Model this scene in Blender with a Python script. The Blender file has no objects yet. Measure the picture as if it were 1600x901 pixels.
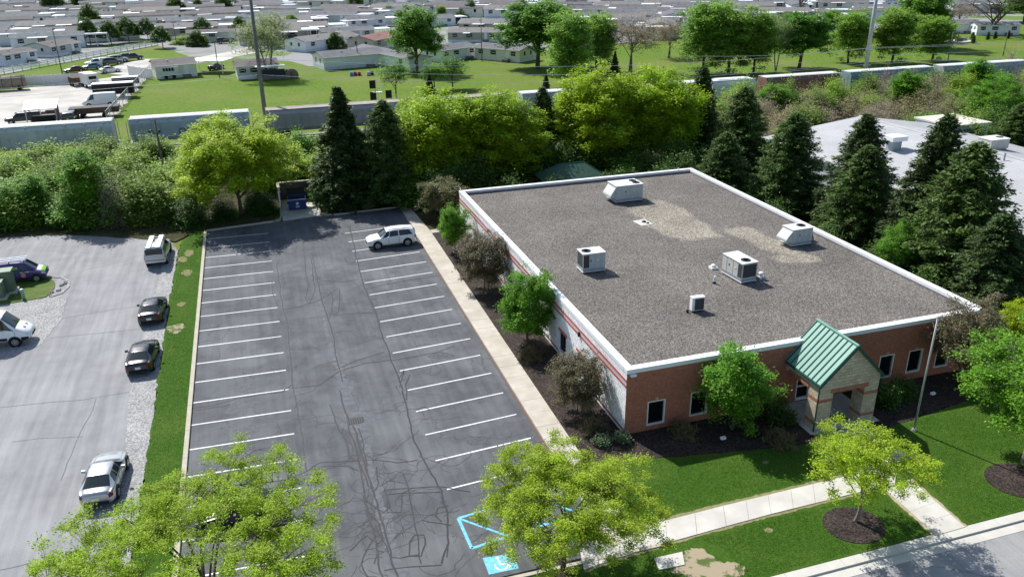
import bpy, bmesh, math, random
import numpy as np
from mathutils import Vector, Matrix

# ------------------------------------------------------------------ camera, world, sun, exposure
SC = bpy.context.scene
COL = SC.collection
F, PITCH, ROLL, YAW = 1272.28, 0.40026, -0.01201, 0.30371      # focal length in photo pixels, angles in radians
CAM = Vector((-8.293, -68.410, 26.563)); PW, PH = 1600, 901
_fw = Vector((math.sin(YAW)*math.cos(PITCH), math.cos(YAW)*math.cos(PITCH), -math.sin(PITCH)))
_r0 = Vector((math.cos(YAW), -math.sin(YAW), 0)); _u0 = _r0.cross(_fw)
_r = math.cos(ROLL)*_r0 + math.sin(ROLL)*_u0; _u = -math.sin(ROLL)*_r0 + math.cos(ROLL)*_u0
cd = bpy.data.cameras.new('camera'); cam = bpy.data.objects.new('camera', cd); COL.objects.link(cam)
cd.sensor_width = 36; cd.lens = 36*F/PW; cd.clip_start = 0.5; cd.clip_end = 6000
cam.matrix_world = Matrix(((_r.x,_u.x,-_fw.x,CAM.x),(_r.y,_u.y,-_fw.y,CAM.y),(_r.z,_u.z,-_fw.z,CAM.z),(0,0,0,1)))
SC.camera = cam
SUN_EL = math.radians(46); SH = Vector((0.38, -0.925, 0)).normalized()    # shadows fall along SH
wd = bpy.data.worlds.new('World'); SC.world = wd; wd.use_nodes = True
_n = wd.node_tree.nodes; _n.clear()
sky = _n.new('ShaderNodeTexSky'); sky.sky_type = 'NISHITA'; sky.sun_disc = False
sky.sun_elevation = SUN_EL; sky.sun_rotation = math.atan2(-SH.x, -SH.y)
bg = _n.new('ShaderNodeBackground'); bg.inputs[1].default_value = 0.115
wo = _n.new('ShaderNodeOutputWorld'); wd.node_tree.links.new(sky.outputs[0], bg.inputs[0]); wd.node_tree.links.new(bg.outputs[0], wo.inputs[0])
sl = bpy.data.lights.new('sun', 'SUN'); sl.energy = 4.8; sl.angle = math.radians(0.6); sl.color = (1.0, 0.97, 0.92)
sun = bpy.data.objects.new('sun', sl); COL.objects.link(sun)
_d = Vector((SH.x*math.cos(SUN_EL), SH.y*math.cos(SUN_EL), -math.sin(SUN_EL)))
sun.rotation_euler = _d.to_track_quat('-Z', 'Y').to_euler(); sun.location = (0, 60, 120)
SC.view_settings.view_transform = 'Standard'; SC.view_settings.look = 'None'; SC.view_settings.exposure = 0.38; SC.view_settings.gamma = 1
SC.cycles.max_bounces = 6; SC.cycles.diffuse_bounces = 3; SC.cycles.glossy_bounces = 3; SC.cycles.transmission_bounces = 4
SC.cycles.transparent_max_bounces = 8; SC.cycles.caustics_reflective = False; SC.cycles.caustics_refractive = False

def G(px, py, z=0.0):
    d = _fw*F + _r*(px-PW/2) + _u*(PH/2-py)
    return CAM + d*((z-CAM.z)/d.z)
def GX(px, py, X):
    d = _fw*F + _r*(px-PW/2) + _u*(PH/2-py); return CAM + d*((X-CAM.x)/d.x)
def GY(px, py, Y):
    d = _fw*F + _r*(px-PW/2) + _u*(PH/2-py); return CAM + d*((Y-CAM.y)/d.y)
def proj_y(P):
    d = Vector(P)-CAM; return PH/2 - F*d.dot(_u)/d.dot(_fw)
def height_at(B, py):
    lo, hi = 0.0, 45.0
    for _ in range(40):
        m = (lo+hi)/2
        if proj_y((B[0], B[1], m)) > py: lo = m
        else: hi = m
    return lo
def px_per_m(B, z=0): return F/(Vector((B[0], B[1], z))-CAM).length

# ------------------------------------------------------------------ materials
MATS = {}
def mat(name, c1, c2=None, scale=4.0, rough=.8, bump=0.0, bscale=None, metal=0.0, spec=.3, detail=6, c3=None, scale3=.3, coat=0.0, contrast=(.35,.65), bdist=.02):
    if name in MATS: return MATS[name]
    m = bpy.data.materials.new(name); m.use_nodes = True; MATS[name] = m
    nt = m.node_tree; N = nt.nodes; b = N['Principled BSDF']; L = nt.links.new
    b.inputs['Roughness'].default_value = rough; b.inputs['Metallic'].default_value = metal
    b.inputs['Specular IOR Level'].default_value = spec; b.inputs['Coat Weight'].default_value = coat
    b.inputs['Base Color'].default_value = (*c1, 1)
    tc = N.new('ShaderNodeTexCoord')
    if c2:
        n = N.new('ShaderNodeTexNoise'); n.inputs['Scale'].default_value = scale; n.inputs['Detail'].default_value = detail; n.inputs['Roughness'].default_value = .6
        L(tc.outputs['Object'], n.inputs['Vector'])
        r = N.new('ShaderNodeValToRGB'); r.color_ramp.elements[0].position = contrast[0]; r.color_ramp.elements[1].position = contrast[1]
        r.color_ramp.elements[0].color = (*c1, 1); r.color_ramp.elements[1].color = (*c2, 1); L(n.outputs['Fac'], r.inputs[0])
        out = r.outputs[0]
        if c3:
            n3 = N.new('ShaderNodeTexNoise'); n3.inputs['Scale'].default_value = scale3; n3.inputs['Detail'].default_value = 4
            L(tc.outputs['Object'], n3.inputs['Vector'])
            r3 = N.new('ShaderNodeValToRGB'); r3.color_ramp.elements[0].position = .45; r3.color_ramp.elements[1].position = .68
            r3.color_ramp.elements[0].color = (0,0,0,1); r3.color_ramp.elements[1].color = (.75,.75,.75,1); L(n3.outputs['Fac'], r3.inputs[0])
            mx = N.new('ShaderNodeMix'); mx.data_type = 'RGBA'; L(r3.outputs[0], mx.inputs[0]); L(out, mx.inputs[6]); mx.inputs[7].default_value = (*c3, 1); out = mx.outputs[2]
        L(out, b.inputs['Base Color'])
    if bump:
        nb = N.new('ShaderNodeTexNoise'); nb.inputs['Scale'].default_value = bscale or scale*2; nb.inputs['Detail'].default_value = 5
        L(tc.outputs['Object'], nb.inputs['Vector'])
        bp = N.new('ShaderNodeBump'); bp.inputs['Strength'].default_value = bump; bp.inputs['Distance'].default_value = bdist
        L(nb.outputs['Fac'], bp.inputs['Height']); L(bp.outputs[0], b.inputs['Normal'])
    return m
def vor_mat(name, cols, scale, rough=.9, bump=.5, bdist=.03, big=None, patch=None):
    """loose stone: voronoi cells, each its own tone; big: broad mottling; patch: (colour list, shapes) of a differently coloured area"""
    m = bpy.data.materials.new(name); m.use_nodes = True; MATS[name] = m
    nt = m.node_tree; N = nt.nodes; b = N['Principled BSDF']; L = nt.links.new
    b.inputs['Roughness'].default_value = rough; b.inputs['Specular IOR Level'].default_value = .25
    tc = N.new('ShaderNodeTexCoord'); v = N.new('ShaderNodeTexVoronoi'); v.inputs['Scale'].default_value = scale; L(tc.outputs['Object'], v.inputs['Vector'])
    def ramp(cs):
        r = N.new('ShaderNodeValToRGB'); e = r.color_ramp.elements
        while len(e) < len(cs): e.new(.5)
        for i, c in enumerate(cs): e[i].position = .12 + .76*i/(len(cs)-1); e[i].color = (*c, 1)
        return r
    sep = N.new('ShaderNodeSeparateColor'); L(v.outputs['Color'], sep.inputs[0])
    r = ramp(cols); L(sep.outputs[0], r.inputs[0]); out = r.outputs[0]
    if patch:
        pc, shapes = patch; r2 = ramp(pc); L(sep.outputs[0], r2.inputs[0])
        nz = N.new('ShaderNodeTexNoise'); nz.inputs['Scale'].default_value = .55; nz.inputs['Detail'].default_value = 9; nz.inputs['Roughness'].default_value = .7; L(tc.outputs['Object'], nz.inputs['Vector'])
        acc = None
        for (ax, ay, bx_, by_, rad) in shapes:      # distance to a segment
            s1 = N.new('ShaderNodeVectorMath'); s1.operation = 'SUBTRACT'; L(tc.outputs['Object'], s1.inputs[0]); s1.inputs[1].default_value = (ax, ay, 0)
            ml = N.new('ShaderNodeVectorMath'); ml.operation = 'MULTIPLY'; L(s1.outputs[0], ml.inputs[0]); ml.inputs[1].default_value = (1, 1, 0)
            ab = Vector((bx_-ax, by_-ay, 0)); d = N.new('ShaderNodeVectorMath'); d.operation = 'DOT_PRODUCT'; L(ml.outputs[0], d.inputs[0]); d.inputs[1].default_value = ab/ab.length_squared
            cl = N.new('ShaderNodeClamp'); L(d.outputs['Value'], cl.inputs[0])
            sc_ = N.new('ShaderNodeVectorMath'); sc_.operation = 'SCALE'; sc_.inputs[0].default_value = ab; L(cl.outputs[0], sc_.inputs['Scale'])
            s2 = N.new('ShaderNodeVectorMath'); s2.operation = 'DISTANCE'; L(ml.outputs[0], s2.inputs[0]); L(sc_.outputs[0], s2.inputs[1])
            dv = N.new('ShaderNodeMath'); dv.operation = 'SUBTRACT'; dv.inputs[0].default_value = rad; L(s2.outputs['Value'], dv.inputs[1])
            if acc is None: acc = dv.outputs[0]
            else:
                mm = N.new('ShaderNodeMath'); mm.operation = 'MAXIMUM'; L(acc, mm.inputs[0]); L(dv.outputs[0], mm.inputs[1]); acc = mm.outputs[0]
        na = N.new('ShaderNodeMath'); na.operation = 'MULTIPLY_ADD'; L(nz.outputs['Fac'], na.inputs[0]); na.inputs[1].default_value = 3.0; na.inputs[2].default_value = -1.5
        ad = N.new('ShaderNodeMath'); ad.operation = 'ADD'; L(acc, ad.inputs[0]); L(na.outputs[0], ad.inputs[1])
        mr = N.new('ShaderNodeMapRange'); mr.inputs[1].default_value = -.15; mr.inputs[2].default_value = .35; mr.inputs[4].default_value = .85; L(ad.outputs[0], mr.inputs[0])
        mx = N.new('ShaderNodeMix'); mx.data_type = 'RGBA'; L(mr.outputs[0], mx.inputs[0]); L(out, mx.inputs[6]); L(r2.outputs[0], mx.inputs[7]); out = mx.outputs[2]
    if big:
        nz = N.new('ShaderNodeTexNoise'); nz.inputs['Scale'].default_value = big[0]; nz.inputs['Detail'].default_value = 5; L(tc.outputs['Object'], nz.inputs['Vector'])
        mr = N.new('ShaderNodeMapRange'); mr.inputs[1].default_value = .3; mr.inputs[2].default_value = .7; mr.inputs[3].default_value = big[1]; mr.inputs[4].default_value = big[2]; L(nz.outputs['Fac'], mr.inputs[0])
        mm = N.new('ShaderNodeVectorMath'); mm.operation = 'SCALE'; L(out, mm.inputs[0]); L(mr.outputs[0], mm.inputs['Scale']); out = mm.outputs[0]
    L(out, b.inputs['Base Color'])
    bp = N.new('ShaderNodeBump'); bp.inputs['Strength'].default_value = bump; bp.inputs['Distance'].default_value = bdist; bp.invert = True
    L(v.outputs['Distance'], bp.inputs['Height']); L(bp.outputs[0], b.inputs['Normal'])
    return m
def brick_mat(name, c1, c2, mortar, bw, bh, msize, vec='xz', rough=.85, bump=.4, rowoff=.5, noise=.25):
    m = bpy.data.materials.new(name); m.use_nodes = True; MATS[name] = m
    nt = m.node_tree; N = nt.nodes; b = N['Principled BSDF']; L = nt.links.new; b.inputs['Roughness'].default_value = rough; b.inputs['Specular IOR Level'].default_value = .2
    tc = N.new('ShaderNodeTexCoord'); sp = N.new('ShaderNodeSeparateXYZ'); L(tc.outputs['Object'], sp.inputs[0]); cb = N.new('ShaderNodeCombineXYZ')
    ax = N.new('ShaderNodeMath'); ax.operation = 'ADD'; L(sp.outputs[0], ax.inputs[0]); L(sp.outputs[1], ax.inputs[1])
    L(ax.outputs[0], cb.inputs[0]); L(sp.outputs[2], cb.inputs[1])
    t = N.new('ShaderNodeTexBrick'); L(cb.outputs[0], t.inputs['Vector']); t.offset = rowoff
    for k, v in (('Color1', (*c1, 1)), ('Color2', (*c2, 1)), ('Mortar', (*mortar, 1)), ('Scale', 1.0), ('Mortar Size', msize), ('Mortar Smooth', .1), ('Bias', 0.0), ('Brick Width', bw), ('Row Height', bh)): t.inputs[k].default_value = v
    nz = N.new('ShaderNodeTexNoise'); nz.inputs['Scale'].default_value = 9; nz.inputs['Detail'].default_value = 7; nz.inputs['Roughness'].default_value = .75; L(tc.outputs['Object'], nz.inputs['Vector'])
    mr = N.new('ShaderNodeMapRange'); mr.inputs[1].default_value = .3; mr.inputs[2].default_value = .7; mr.inputs[3].default_value = 1-noise; mr.inputs[4].default_value = 1+noise; L(nz.outputs['Fac'], mr.inputs[0])
    sc_ = N.new('ShaderNodeVectorMath'); sc_.operation = 'SCALE'; L(t.outputs['Color'], sc_.inputs[0]); L(mr.outputs[0], sc_.inputs['Scale']); L(sc_.outputs[0], b.inputs['Base Color'])
    h = N.new('ShaderNodeMath'); h.operation = 'SUBTRACT'; L(nz.outputs['Fac'], h.inputs[0]); L(t.outputs['Fac'], h.inputs[1])
    bp = N.new('ShaderNodeBump'); bp.inputs['Strength'].default_value = bump; bp.inputs['Distance'].default_value = .03; L(h.outputs[0], bp.inputs['Height']); L(bp.outputs[0], b.inputs['Normal'])
    return m
def leaf_mat(name, cols, trans=.35, rough=.55):
    cols = [tuple(min(.82, c*(1.42 if trans > .4 else 1.3)) for c in q) for q in cols]      # a leaf sends about half its light back and half through
    m = bpy.data.materials.new(name); m.use_nodes = True; MATS[name] = m
    nt = m.node_tree; N = nt.nodes; b = N['Principled BSDF']; L = nt.links.new
    b.inputs['Roughness'].default_value = rough; b.inputs['Specular IOR Level'].default_value = .25
    g = N.new('ShaderNodeNewGeometry'); r = N.new('ShaderNodeValToRGB'); e = r.color_ramp.elements
    while len(e) < len(cols): e.new(.5)
    for i, c in enumerate(cols): e[i].position = i/(len(cols)-1); e[i].color = (*c, 1)
    L(g.outputs['Random Per Island'], r.inputs[0])
    oi = N.new('ShaderNodeObjectInfo'); hs = N.new('ShaderNodeHueSaturation')
    mr = N.new('ShaderNodeMapRange'); mr.inputs[3].default_value = .495; mr.inputs[4].default_value = .506; L(oi.outputs['Random'], mr.inputs[0]); L(mr.outputs[0], hs.inputs['Hue'])
    tc = N.new('ShaderNodeTexCoord'); nz = N.new('ShaderNodeTexNoise'); nz.inputs['Scale'].default_value = .9; nz.inputs['Detail'].default_value = 3; L(tc.outputs['Object'], nz.inputs['Vector'])
    mv = N.new('ShaderNodeMapRange'); mv.inputs[1].default_value = .3; mv.inputs[2].default_value = .7; mv.inputs[3].default_value = .72; mv.inputs[4].default_value = 1.22; L(nz.outputs['Fac'], mv.inputs[0]); L(mv.outputs[0], hs.inputs['Value'])
    L(r.outputs[0], hs.inputs['Color']); L(hs.outputs[0], b.inputs['Base Color'])
    t = N.new('ShaderNodeBsdfTranslucent'); L(hs.outputs[0], t.inputs[0]); mx = N.new('ShaderNodeMixShader'); mx.inputs[0].default_value = trans
    L(b.outputs[0], mx.inputs[1]); L(t.outputs[0], mx.inputs[2]); L(mx.outputs[0], N['Material Output'].inputs[0])
    return m

def lin(r, g, b): return tuple(((c/255+.055)/1.055)**2.4 if c > 10 else c/255/12.92 for c in (r, g, b))

# asphalt: tone mottling plus fine map cracking
def asphalt(name, c1, c2, c3, crack=(.5, .02), fine=30):
    m = mat(name, c1, c2, scale=.8, detail=12, rough=.88, spec=.25, bump=.25, bscale=60, c3=c3, scale3=.22, bdist=.01)
    nt = m.node_tree; N = nt.nodes; L = nt.links.new; b = N['Principled BSDF']; src = b.inputs['Base Color'].links[0].from_socket
    tc = N.new('ShaderNodeTexCoord')
    sp = N.new('ShaderNodeTexNoise'); sp.inputs['Scale'].default_value = fine; sp.inputs['Detail'].default_value = 3; L(tc.outputs['Object'], sp.inputs['Vector'])
    m1 = N.new('ShaderNodeMapRange'); m1.inputs[1].default_value = .3; m1.inputs[2].default_value = .7; m1.inputs[3].default_value = .82; m1.inputs[4].default_value = 1.18; L(sp.outputs['Fac'], m1.inputs[0])
    # streaks along the driving direction
    mp = N.new('ShaderNodeMapping'); mp.inputs['Scale'].default_value = (2.2, .12, 1); L(tc.outputs['Object'], mp.inputs[0])
    st = N.new('ShaderNodeTexNoise'); st.inputs['Scale'].default_value = 1.0; st.inputs['Detail'].default_value = 6; L(mp.outputs[0], st.inputs['Vector'])
    m2 = N.new('ShaderNodeMapRange'); m2.inputs[1].default_value = .3; m2.inputs[2].default_value = .7; m2.inputs[3].default_value = .84; m2.inputs[4].default_value = 1.14; L(st.outputs['Fac'], m2.inputs[0])
    # hairline cracks
    wn = N.new('ShaderNodeTexNoise'); wn.inputs['Scale'].default_value = .9; wn.inputs['Detail'].default_value = 5; L(tc.outputs['Object'], wn.inputs['Vector'])
    wa = N.new('ShaderNodeVectorMath'); wa.operation = 'MULTIPLY_ADD'; L(wn.outputs['Color'], wa.inputs[0]); wa.inputs[1].default_value = (1.6, 1.6, 0); L(tc.outputs['Object'], wa.inputs[2])
    vo = N.new('ShaderNodeTexVoronoi'); vo.feature = 'DISTANCE_TO_EDGE'; vo.inputs['Scale'].default_value = crack[0]; L(wa.outputs[0], vo.inputs['Vector'])
    m3 = N.new('ShaderNodeMapRange'); m3.inputs[1].default_value = 0; m3.inputs[2].default_value = crack[1]; m3.inputs[3].default_value = .62; m3.inputs[4].default_value = 1; L(vo.outputs['Distance'], m3.inputs[0])
    p1 = N.new('ShaderNodeMath'); p1.operation = 'MULTIPLY'; L(m1.outputs[0], p1.inputs[0]); L(m2.outputs[0], p1.inputs[1])
    p2 = N.new('ShaderNodeMath'); p2.operation = 'MULTIPLY'; L(p1.outputs[0], p2.inputs[0]); L(m3.outputs[0], p2.inputs[1])
    s = N.new('ShaderNodeVectorMath'); s.operation = 'SCALE'; L(src, s.inputs[0]); L(p2.outputs[0], s.inputs['Scale']); L(s.outputs[0], b.inputs['Base Color'])
    return m
M_LOT = asphalt('lot_asphalt', (.078,.083,.090), (.110,.116,.124), (.158,.165,.174), (.28, .006))
M_OLD = asphalt('old_asphalt', (.225,.227,.234), (.265,.267,.274), (.315,.317,.322), (.02, .00005), 22)
M_ROAD = asphalt('street_asphalt', (.24,.24,.245), (.30,.30,.30), (.34,.34,.34), (.16, .005), 26)
M_CRACK = mat('crack_sealer', (.013,.014,.017), (.028,.030,.035), 3, rough=.6)
M_WORN = mat('worn_asphalt', (.108,.116,.127), (.172,.181,.193), 3, rough=.9, contrast=(.45,.75), detail=10)
M_LINE = mat('line_paint', (.34,.35,.36), (.74,.75,.76), 7, rough=.6, contrast=(.28,.46), detail=9)
M_BLUE = mat('blue_paint', (.10,.42,.62), (.20,.55,.72), 5, rough=.6)
M_CONC = mat('concrete', (.45,.41,.34), (.54,.50,.43), 1.2, rough=.9, bump=.2, bscale=40, c3=(.40,.36,.30), scale3=.5)
M_CONC2 = mat('pale_concrete', (.50,.48,.43), (.60,.58,.53), 1.0, rough=.9, bump=.2, bscale=40, c3=(.45,.43,.39), scale3=.6)
M_KERB = mat('kerb_concrete', (.40,.37,.29), (.50,.46,.37), 1.5, rough=.9, c3=(.33,.30,.24), scale3=.8)
M_GRASS = mat('lawn_grass', (.034,.090,.009), (.068,.150,.016), 7, rough=.9, bump=1.0, bscale=22, c3=(.090,.155,.024), scale3=.30, spec=.1, bdist=.08, detail=9)
M_FIELD = mat('field_grass', (.070,.140,.012), (.140,.215,.020), 1.6, rough=.9, bump=.9, bscale=8, c3=(.175,.190,.050), scale3=.05, spec=.1, bdist=.1, detail=9)
M_ROUGH = mat('rough_ground', (.030,.040,.012), (.070,.062,.032), 1.1, rough=.95, bump=.8, bscale=10, c3=(.10,.08,.05), scale3=.35, spec=.1, bdist=.08, detail=9)
M_PARK = mat('park_ground', (.11,.18,.03), (.26,.26,.262), .05, rough=.95, contrast=(.42,.5), detail=5)
M_DIRT = mat('bare_soil', (.30,.24,.15), (.42,.35,.24), 3, rough=.95, bump=.4, bscale=20)
M_SOIL = mat('patchy_soil', (.34,.28,.19), (.085,.125,.03), 1.7, rough=.95, contrast=(.52,.60), bump=.6, bscale=20, detail=8)
M_DRY = mat('dry_grass', (.17,.17,.07), (.27,.24,.13), 5, rough=.95, bump=.5, bscale=20)
M_MULCH = vor_mat('mulch', [(.016,.011,.009),(.038,.027,.022),(.065,.050,.043)], 14, big=(.8,.7,1.3))
M_GRAVEL = vor_mat('pale_gravel', [(.20,.20,.195),(.30,.30,.295),(.42,.42,.41)], 13, big=(.6,.85,1.1))
M_YARD = mat('yard_gravel', (.42,.40,.36), (.56,.54,.50), .25, rough=.95, c3=(.36,.34,.28), scale3=.12, bump=.3, bscale=6)
M_ROOF = vor_mat('roof_ballast', [(.070,.063,.056),(.120,.109,.098),(.142,.128,.115),(.24,.22,.195)], 15.0, big=(.22,.82,1.16), bump=.6, bdist=.03,
    patch=([(.14,.12,.09),(.245,.215,.17),(.28,.25,.20),(.46,.42,.35)], [(26.8,-2.6,27.3,-5.0,1.1),(24.6,-4.2,24.6,-10.8,1.6),(27.0,-4.0,26.3,-11.6,1.3),(24.2,-12.0,27.0,-12.2,.7),(29.6,-12.4,30.6,-17.0,1.4),(29.4,-19.0,31.0,-19.4,1.0),(15.8,-17.2,16.6,-17.6,.35)]))
M_BRICK = brick_mat('red_brick', (.33,.078,.042), (.46,.125,.066), (.40,.30,.23), .203, .0677, .008)
M_BAND = brick_mat('band_brick', (.40,.075,.070), (.48,.11,.10), (.45,.26,.24), .203, .10, .008)
M_LINTEL = brick_mat('soldier_brick', (.34,.10,.058), (.42,.14,.085), (.40,.30,.23), .08, .3, .008)
M_SPLIT = brick_mat('white_split_block', (.74,.75,.76), (.90,.91,.91), (.66,.67,.68), .40, .20, .007, bump=1.0, noise=.28)
M_TANBLK = brick_mat('tan_split_block', (.46,.39,.285), (.62,.54,.41), (.40,.34,.255), .40, .20, .010, bump=.9, noise=.25)
M_TANBAND = mat('tan_band', (.46,.36,.28), (.55,.44,.35), 6, rough=.9)
M_WHITE = mat('white_metal_cap', (.76,.77,.79), (.83,.84,.85), .8, rough=.45)
M_FRAME = mat('window_frame', (.72,.72,.70), (.78,.78,.76), 2, rough=.5)
M_GLASS = mat('dark_glass', (.006,.008,.010), rough=.06, spec=.35)
M_AUTOGL = mat('car_glass', (.012,.020,.022), rough=.05, spec=.7)
M_BLACK = mat('black_plastic', (.012,.012,.013), rough=.6)
M_TYRE = mat('tyre_rubber', (.014,.014,.015), rough=.85)
M_RIM = mat('rim_metal', (.45,.46,.48), rough=.35, metal=.7)
M_DARKRIM = mat('dark_rim', (.05,.05,.055), rough=.4, metal=.5)
M_CHROME = mat('bright_metal', (.6,.61,.63), rough=.3, metal=.9)
M_RED = mat('tail_lamp', (.28,.010,.012), rough=.25)
M_LAMP = mat('head_lamp', (.62,.66,.70), rough=.15, spec=.6)
M_PLATE = mat('plate_white', (.70,.71,.72), rough=.5)
M_GREENROOF = mat('green_metal', (.135,.315,.245), (.165,.35,.28), .8, rough=.5, spec=.4)
M_GREENTRIM = mat('green_trim', (.022,.085,.065), rough=.5)
M_RTU = mat('unit_grey', (.42,.46,.45), (.49,.53,.52), 2, rough=.55)
M_RTU2 = mat('unit_beige', (.50,.49,.45), (.58,.57,.53), 2, rough=.55)
M_RTUTOP = mat('unit_top', (.60,.63,.62), (.70,.72,.71), 2, rough=.5)
M_CURBM = mat('unit_curb', (.26,.31,.34), (.34,.38,.40), 3, rough=.6)
M_COIL = mat('unit_coil', (.035,.038,.042), (.075,.08,.085), 14, rough=.7)
M_STEEL = mat('galvanised', (.36,.38,.39), (.47,.49,.50), 2, rough=.5, metal=.4)
M_POLE = mat('weathered_wood', (.115,.085,.062), (.20,.155,.115), 2.5, rough=.9, bump=.3)
M_POLEG = mat('grey_pole', (.13,.125,.12), (.21,.205,.195), 1.5, rough=.8)
M_WIRE = mat('wire_aluminium', (.50,.51,.52), rough=.5, metal=.2)
M_BARK = mat('bark', (.075,.056,.042), (.145,.115,.09), 6, rough=.95, bump=.5, bscale=14)
M_BARKG = mat('grey_bark', (.15,.13,.11), (.25,.22,.19), 6, rough=.95, bump=.5, bscale=14)
M_ROCK = mat('grey_stone', (.22,.21,.20), (.40,.39,.37), 5, rough=.9, bump=.4)
L_LOCUST = leaf_mat('locust_leaf', [(.165,.245,.016),(.27,.37,.026),(.37,.475,.042)], .52)
L_LIME = leaf_mat('lime_maple_leaf', [(.165,.250,.012),(.275,.385,.018),(.385,.50,.028)], .5)
L_GREEN = leaf_mat('fresh_green_leaf', [(.065,.165,.012),(.115,.26,.018),(.17,.34,.032)], .45)
L_MID = leaf_mat('mid_green_leaf', [(.062,.155,.018),(.108,.24,.027),(.165,.32,.045)], .45)
L_DEEP = leaf_mat('deep_green_leaf', [(.030,.075,.012),(.055,.12,.017),(.09,.175,.026)], .35)
L_CRAB = leaf_mat('bronze_leaf', [(.085,.062,.042),(.13,.115,.058),(.145,.155,.065),(.23,.18,.14)], .38)
L_SPRUCE = leaf_mat('spruce_needle', [(.030,.056,.018),(.052,.090,.024),(.092,.142,.036)], .25, .6)
L_PINE = leaf_mat('pine_needle', [(.036,.072,.018),(.066,.122,.026),(.120,.195,.038)], .28, .6)
L_SHRUB = leaf_mat('shrub_leaf', [(.085,.140,.022),(.145,.225,.036),(.22,.31,.06)], .44)
L_PALE = leaf_mat('pale_bud_leaf', [(.19,.18,.075),(.28,.27,.12),(.37,.35,.18)], .4)
L_TAN = leaf_mat('tan_bud_leaf', [(.22,.165,.12),(.30,.24,.175),(.33,.31,.18)], .4)
L_TOPIARY = leaf_mat('clipped_leaf', [(.032,.080,.012),(.062,.13,.018),(.11,.20,.026)], .35)
L_DRY = leaf_mat('dry_blade', [(.10,.085,.045),(.17,.14,.075),(.085,.10,.03)], .25)

# ------------------------------------------------------------------ mesh helpers
def link(o, parent=None):
    COL.objects.link(o)
    if parent is not None: o.parent = parent
    return o
class MB:
    def __init__(s): s.v = []; s.f = []; s.m = []
    def poly(s, pts, m=0):
        n = len(s.v); s.v += [tuple(p) for p in pts]; s.f.append(tuple(range(n, n+len(pts)))); s.m.append(m); return s
    def box(s, c, d, m=0, rz=0.0, top=None):
        cx, cy, cz = c; hx, hy, hz = d[0]/2, d[1]/2, d[2]/2; ca, sa = math.cos(rz), math.sin(rz); n = len(s.v)
        for z, k in ((-hz, 1.0), (hz, top or 1.0)):
            for x, y in ((-hx,-hy),(hx,-hy),(hx,hy),(-hx,hy)):
                x, y = x*k, y*k; s.v.append((cx+x*ca-y*sa, cy+x*sa+y*ca, cz+z))
        for q in ((3,2,1,0),(4,5,6,7),(0,1,5,4),(1,2,6,5),(2,3,7,6),(3,0,4,7)): s.f.append(tuple(n+i for i in q)); s.m.append(m)
        return s
    def prism(s, poly, z0, z1, m=0, cap=True):
        n = len(s.v); k = len(poly)
        a = sum(poly[i][0]*poly[(i+1)%k][1]-poly[(i+1)%k][0]*poly[i][1] for i in range(k))
        if a < 0: poly = poly[::-1]
        s.v += [(p[0], p[1], z0) for p in poly] + [(p[0], p[1], z1) for p in poly]
        s.f.append(tuple(range(n+k, n+2*k))); s.m.append(m)
        if cap: s.f.append(tuple(range(n+k-1, n-1, -1))); s.m.append(m)
        for i in range(k): j = (i+1) % k; s.f.append((n+i, n+j, n+k+j, n+k+i)); s.m.append(m)
        return s
    def tube(s, p0, p1, r0, r1=None, n=8, m=0, caps=True):
        r1 = r0 if r1 is None else r1; p0 = Vector(p0); p1 = Vector(p1); d = (p1-p0).normalized()
        a = d.orthogonal().normalized(); b = d.cross(a); k = len(s.v)
        for p, r in ((p0, r0), (p1, r1)):
            for i in range(n): t = 2*math.pi*i/n; s.v.append(tuple(p+a*(r*math.cos(t))+b*(r*math.sin(t))))
        for i in range(n): j = (i+1) % n; s.f.append((k+i, k+j, k+n+j, k+n+i)); s.m.append(m)
        if caps: s.f.append(tuple(range(k+n-1, k-1, -1))); s.m.append(m); s.f.append(tuple(range(k+n, k+2*n))); s.m.append(m)
        return s
    def dome(s, c, r, h, n=12, rings=4, m=0):
        k = len(s.v)
        for j in range(rings):
            t = j/rings*math.pi/2
            for i in range(n): a = 2*math.pi*i/n; s.v.append((c[0]+r*math.cos(t)*math.cos(a), c[1]+r*math.cos(t)*math.sin(a), c[2]+h*math.sin(t)))
        s.v.append((c[0], c[1], c[2]+h)); top = len(s.v)-1
        for j in range(rings-1):
            for i in range(n): i2 = (i+1) % n; s.f.append((k+j*n+i, k+j*n+i2, k+(j+1)*n+i2, k+(j+1)*n+i)); s.m.append(m)
        for i in range(n): s.f.append((k+(rings-1)*n+i, k+(rings-1)*n+(i+1) % n, top)); s.m.append(m)
        return s
    def mesh(s, name, mats, smooth=False):
        me = bpy.data.meshes.new(name); me.from_pydata(s.v, [], s.f)
        for mm in (mats if isinstance(mats, (list, tuple)) else [mats]): me.materials.append(mm)
        if any(s.m): me.polygons.foreach_set('material_index', s.m)
        if smooth: me.polygons.foreach_set('use_smooth', [True]*len(s.f))
        me.update(); return me
    def build(s, name, mats, parent=None, smooth=False):
        return link(bpy.data.objects.new(name, s.mesh(name, mats, smooth)), parent)
def tag(o, label=None, cat=None, group=None, kind=None):
    if label: o['label'] = label
    if cat: o['category'] = cat
    if group: o['group'] = group
    if kind: o['kind'] = kind
    return o
def thing(name, label, cat, loc=(0,0,0), rz=0.0, group=None):
    o = bpy.data.objects.new(name, None); link(o); o.location = loc; o.rotation_euler = (0, 0, rz); o.empty_display_size = .3
    return tag(o, label, cat, group)
def copy_tree(o, parent=None):
    c = o.copy(); COL.objects.link(c)
    if parent is not None: c.parent = parent
    for ch in list(o.children): copy_tree(ch, c)
    return c
def use_mesh(name, me, parent=None, loc=(0,0,0), rz=0.0):
    o = link(bpy.data.objects.new(name, me), parent); o.location = loc; o.rotation_euler = (0,0,rz); return o
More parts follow.
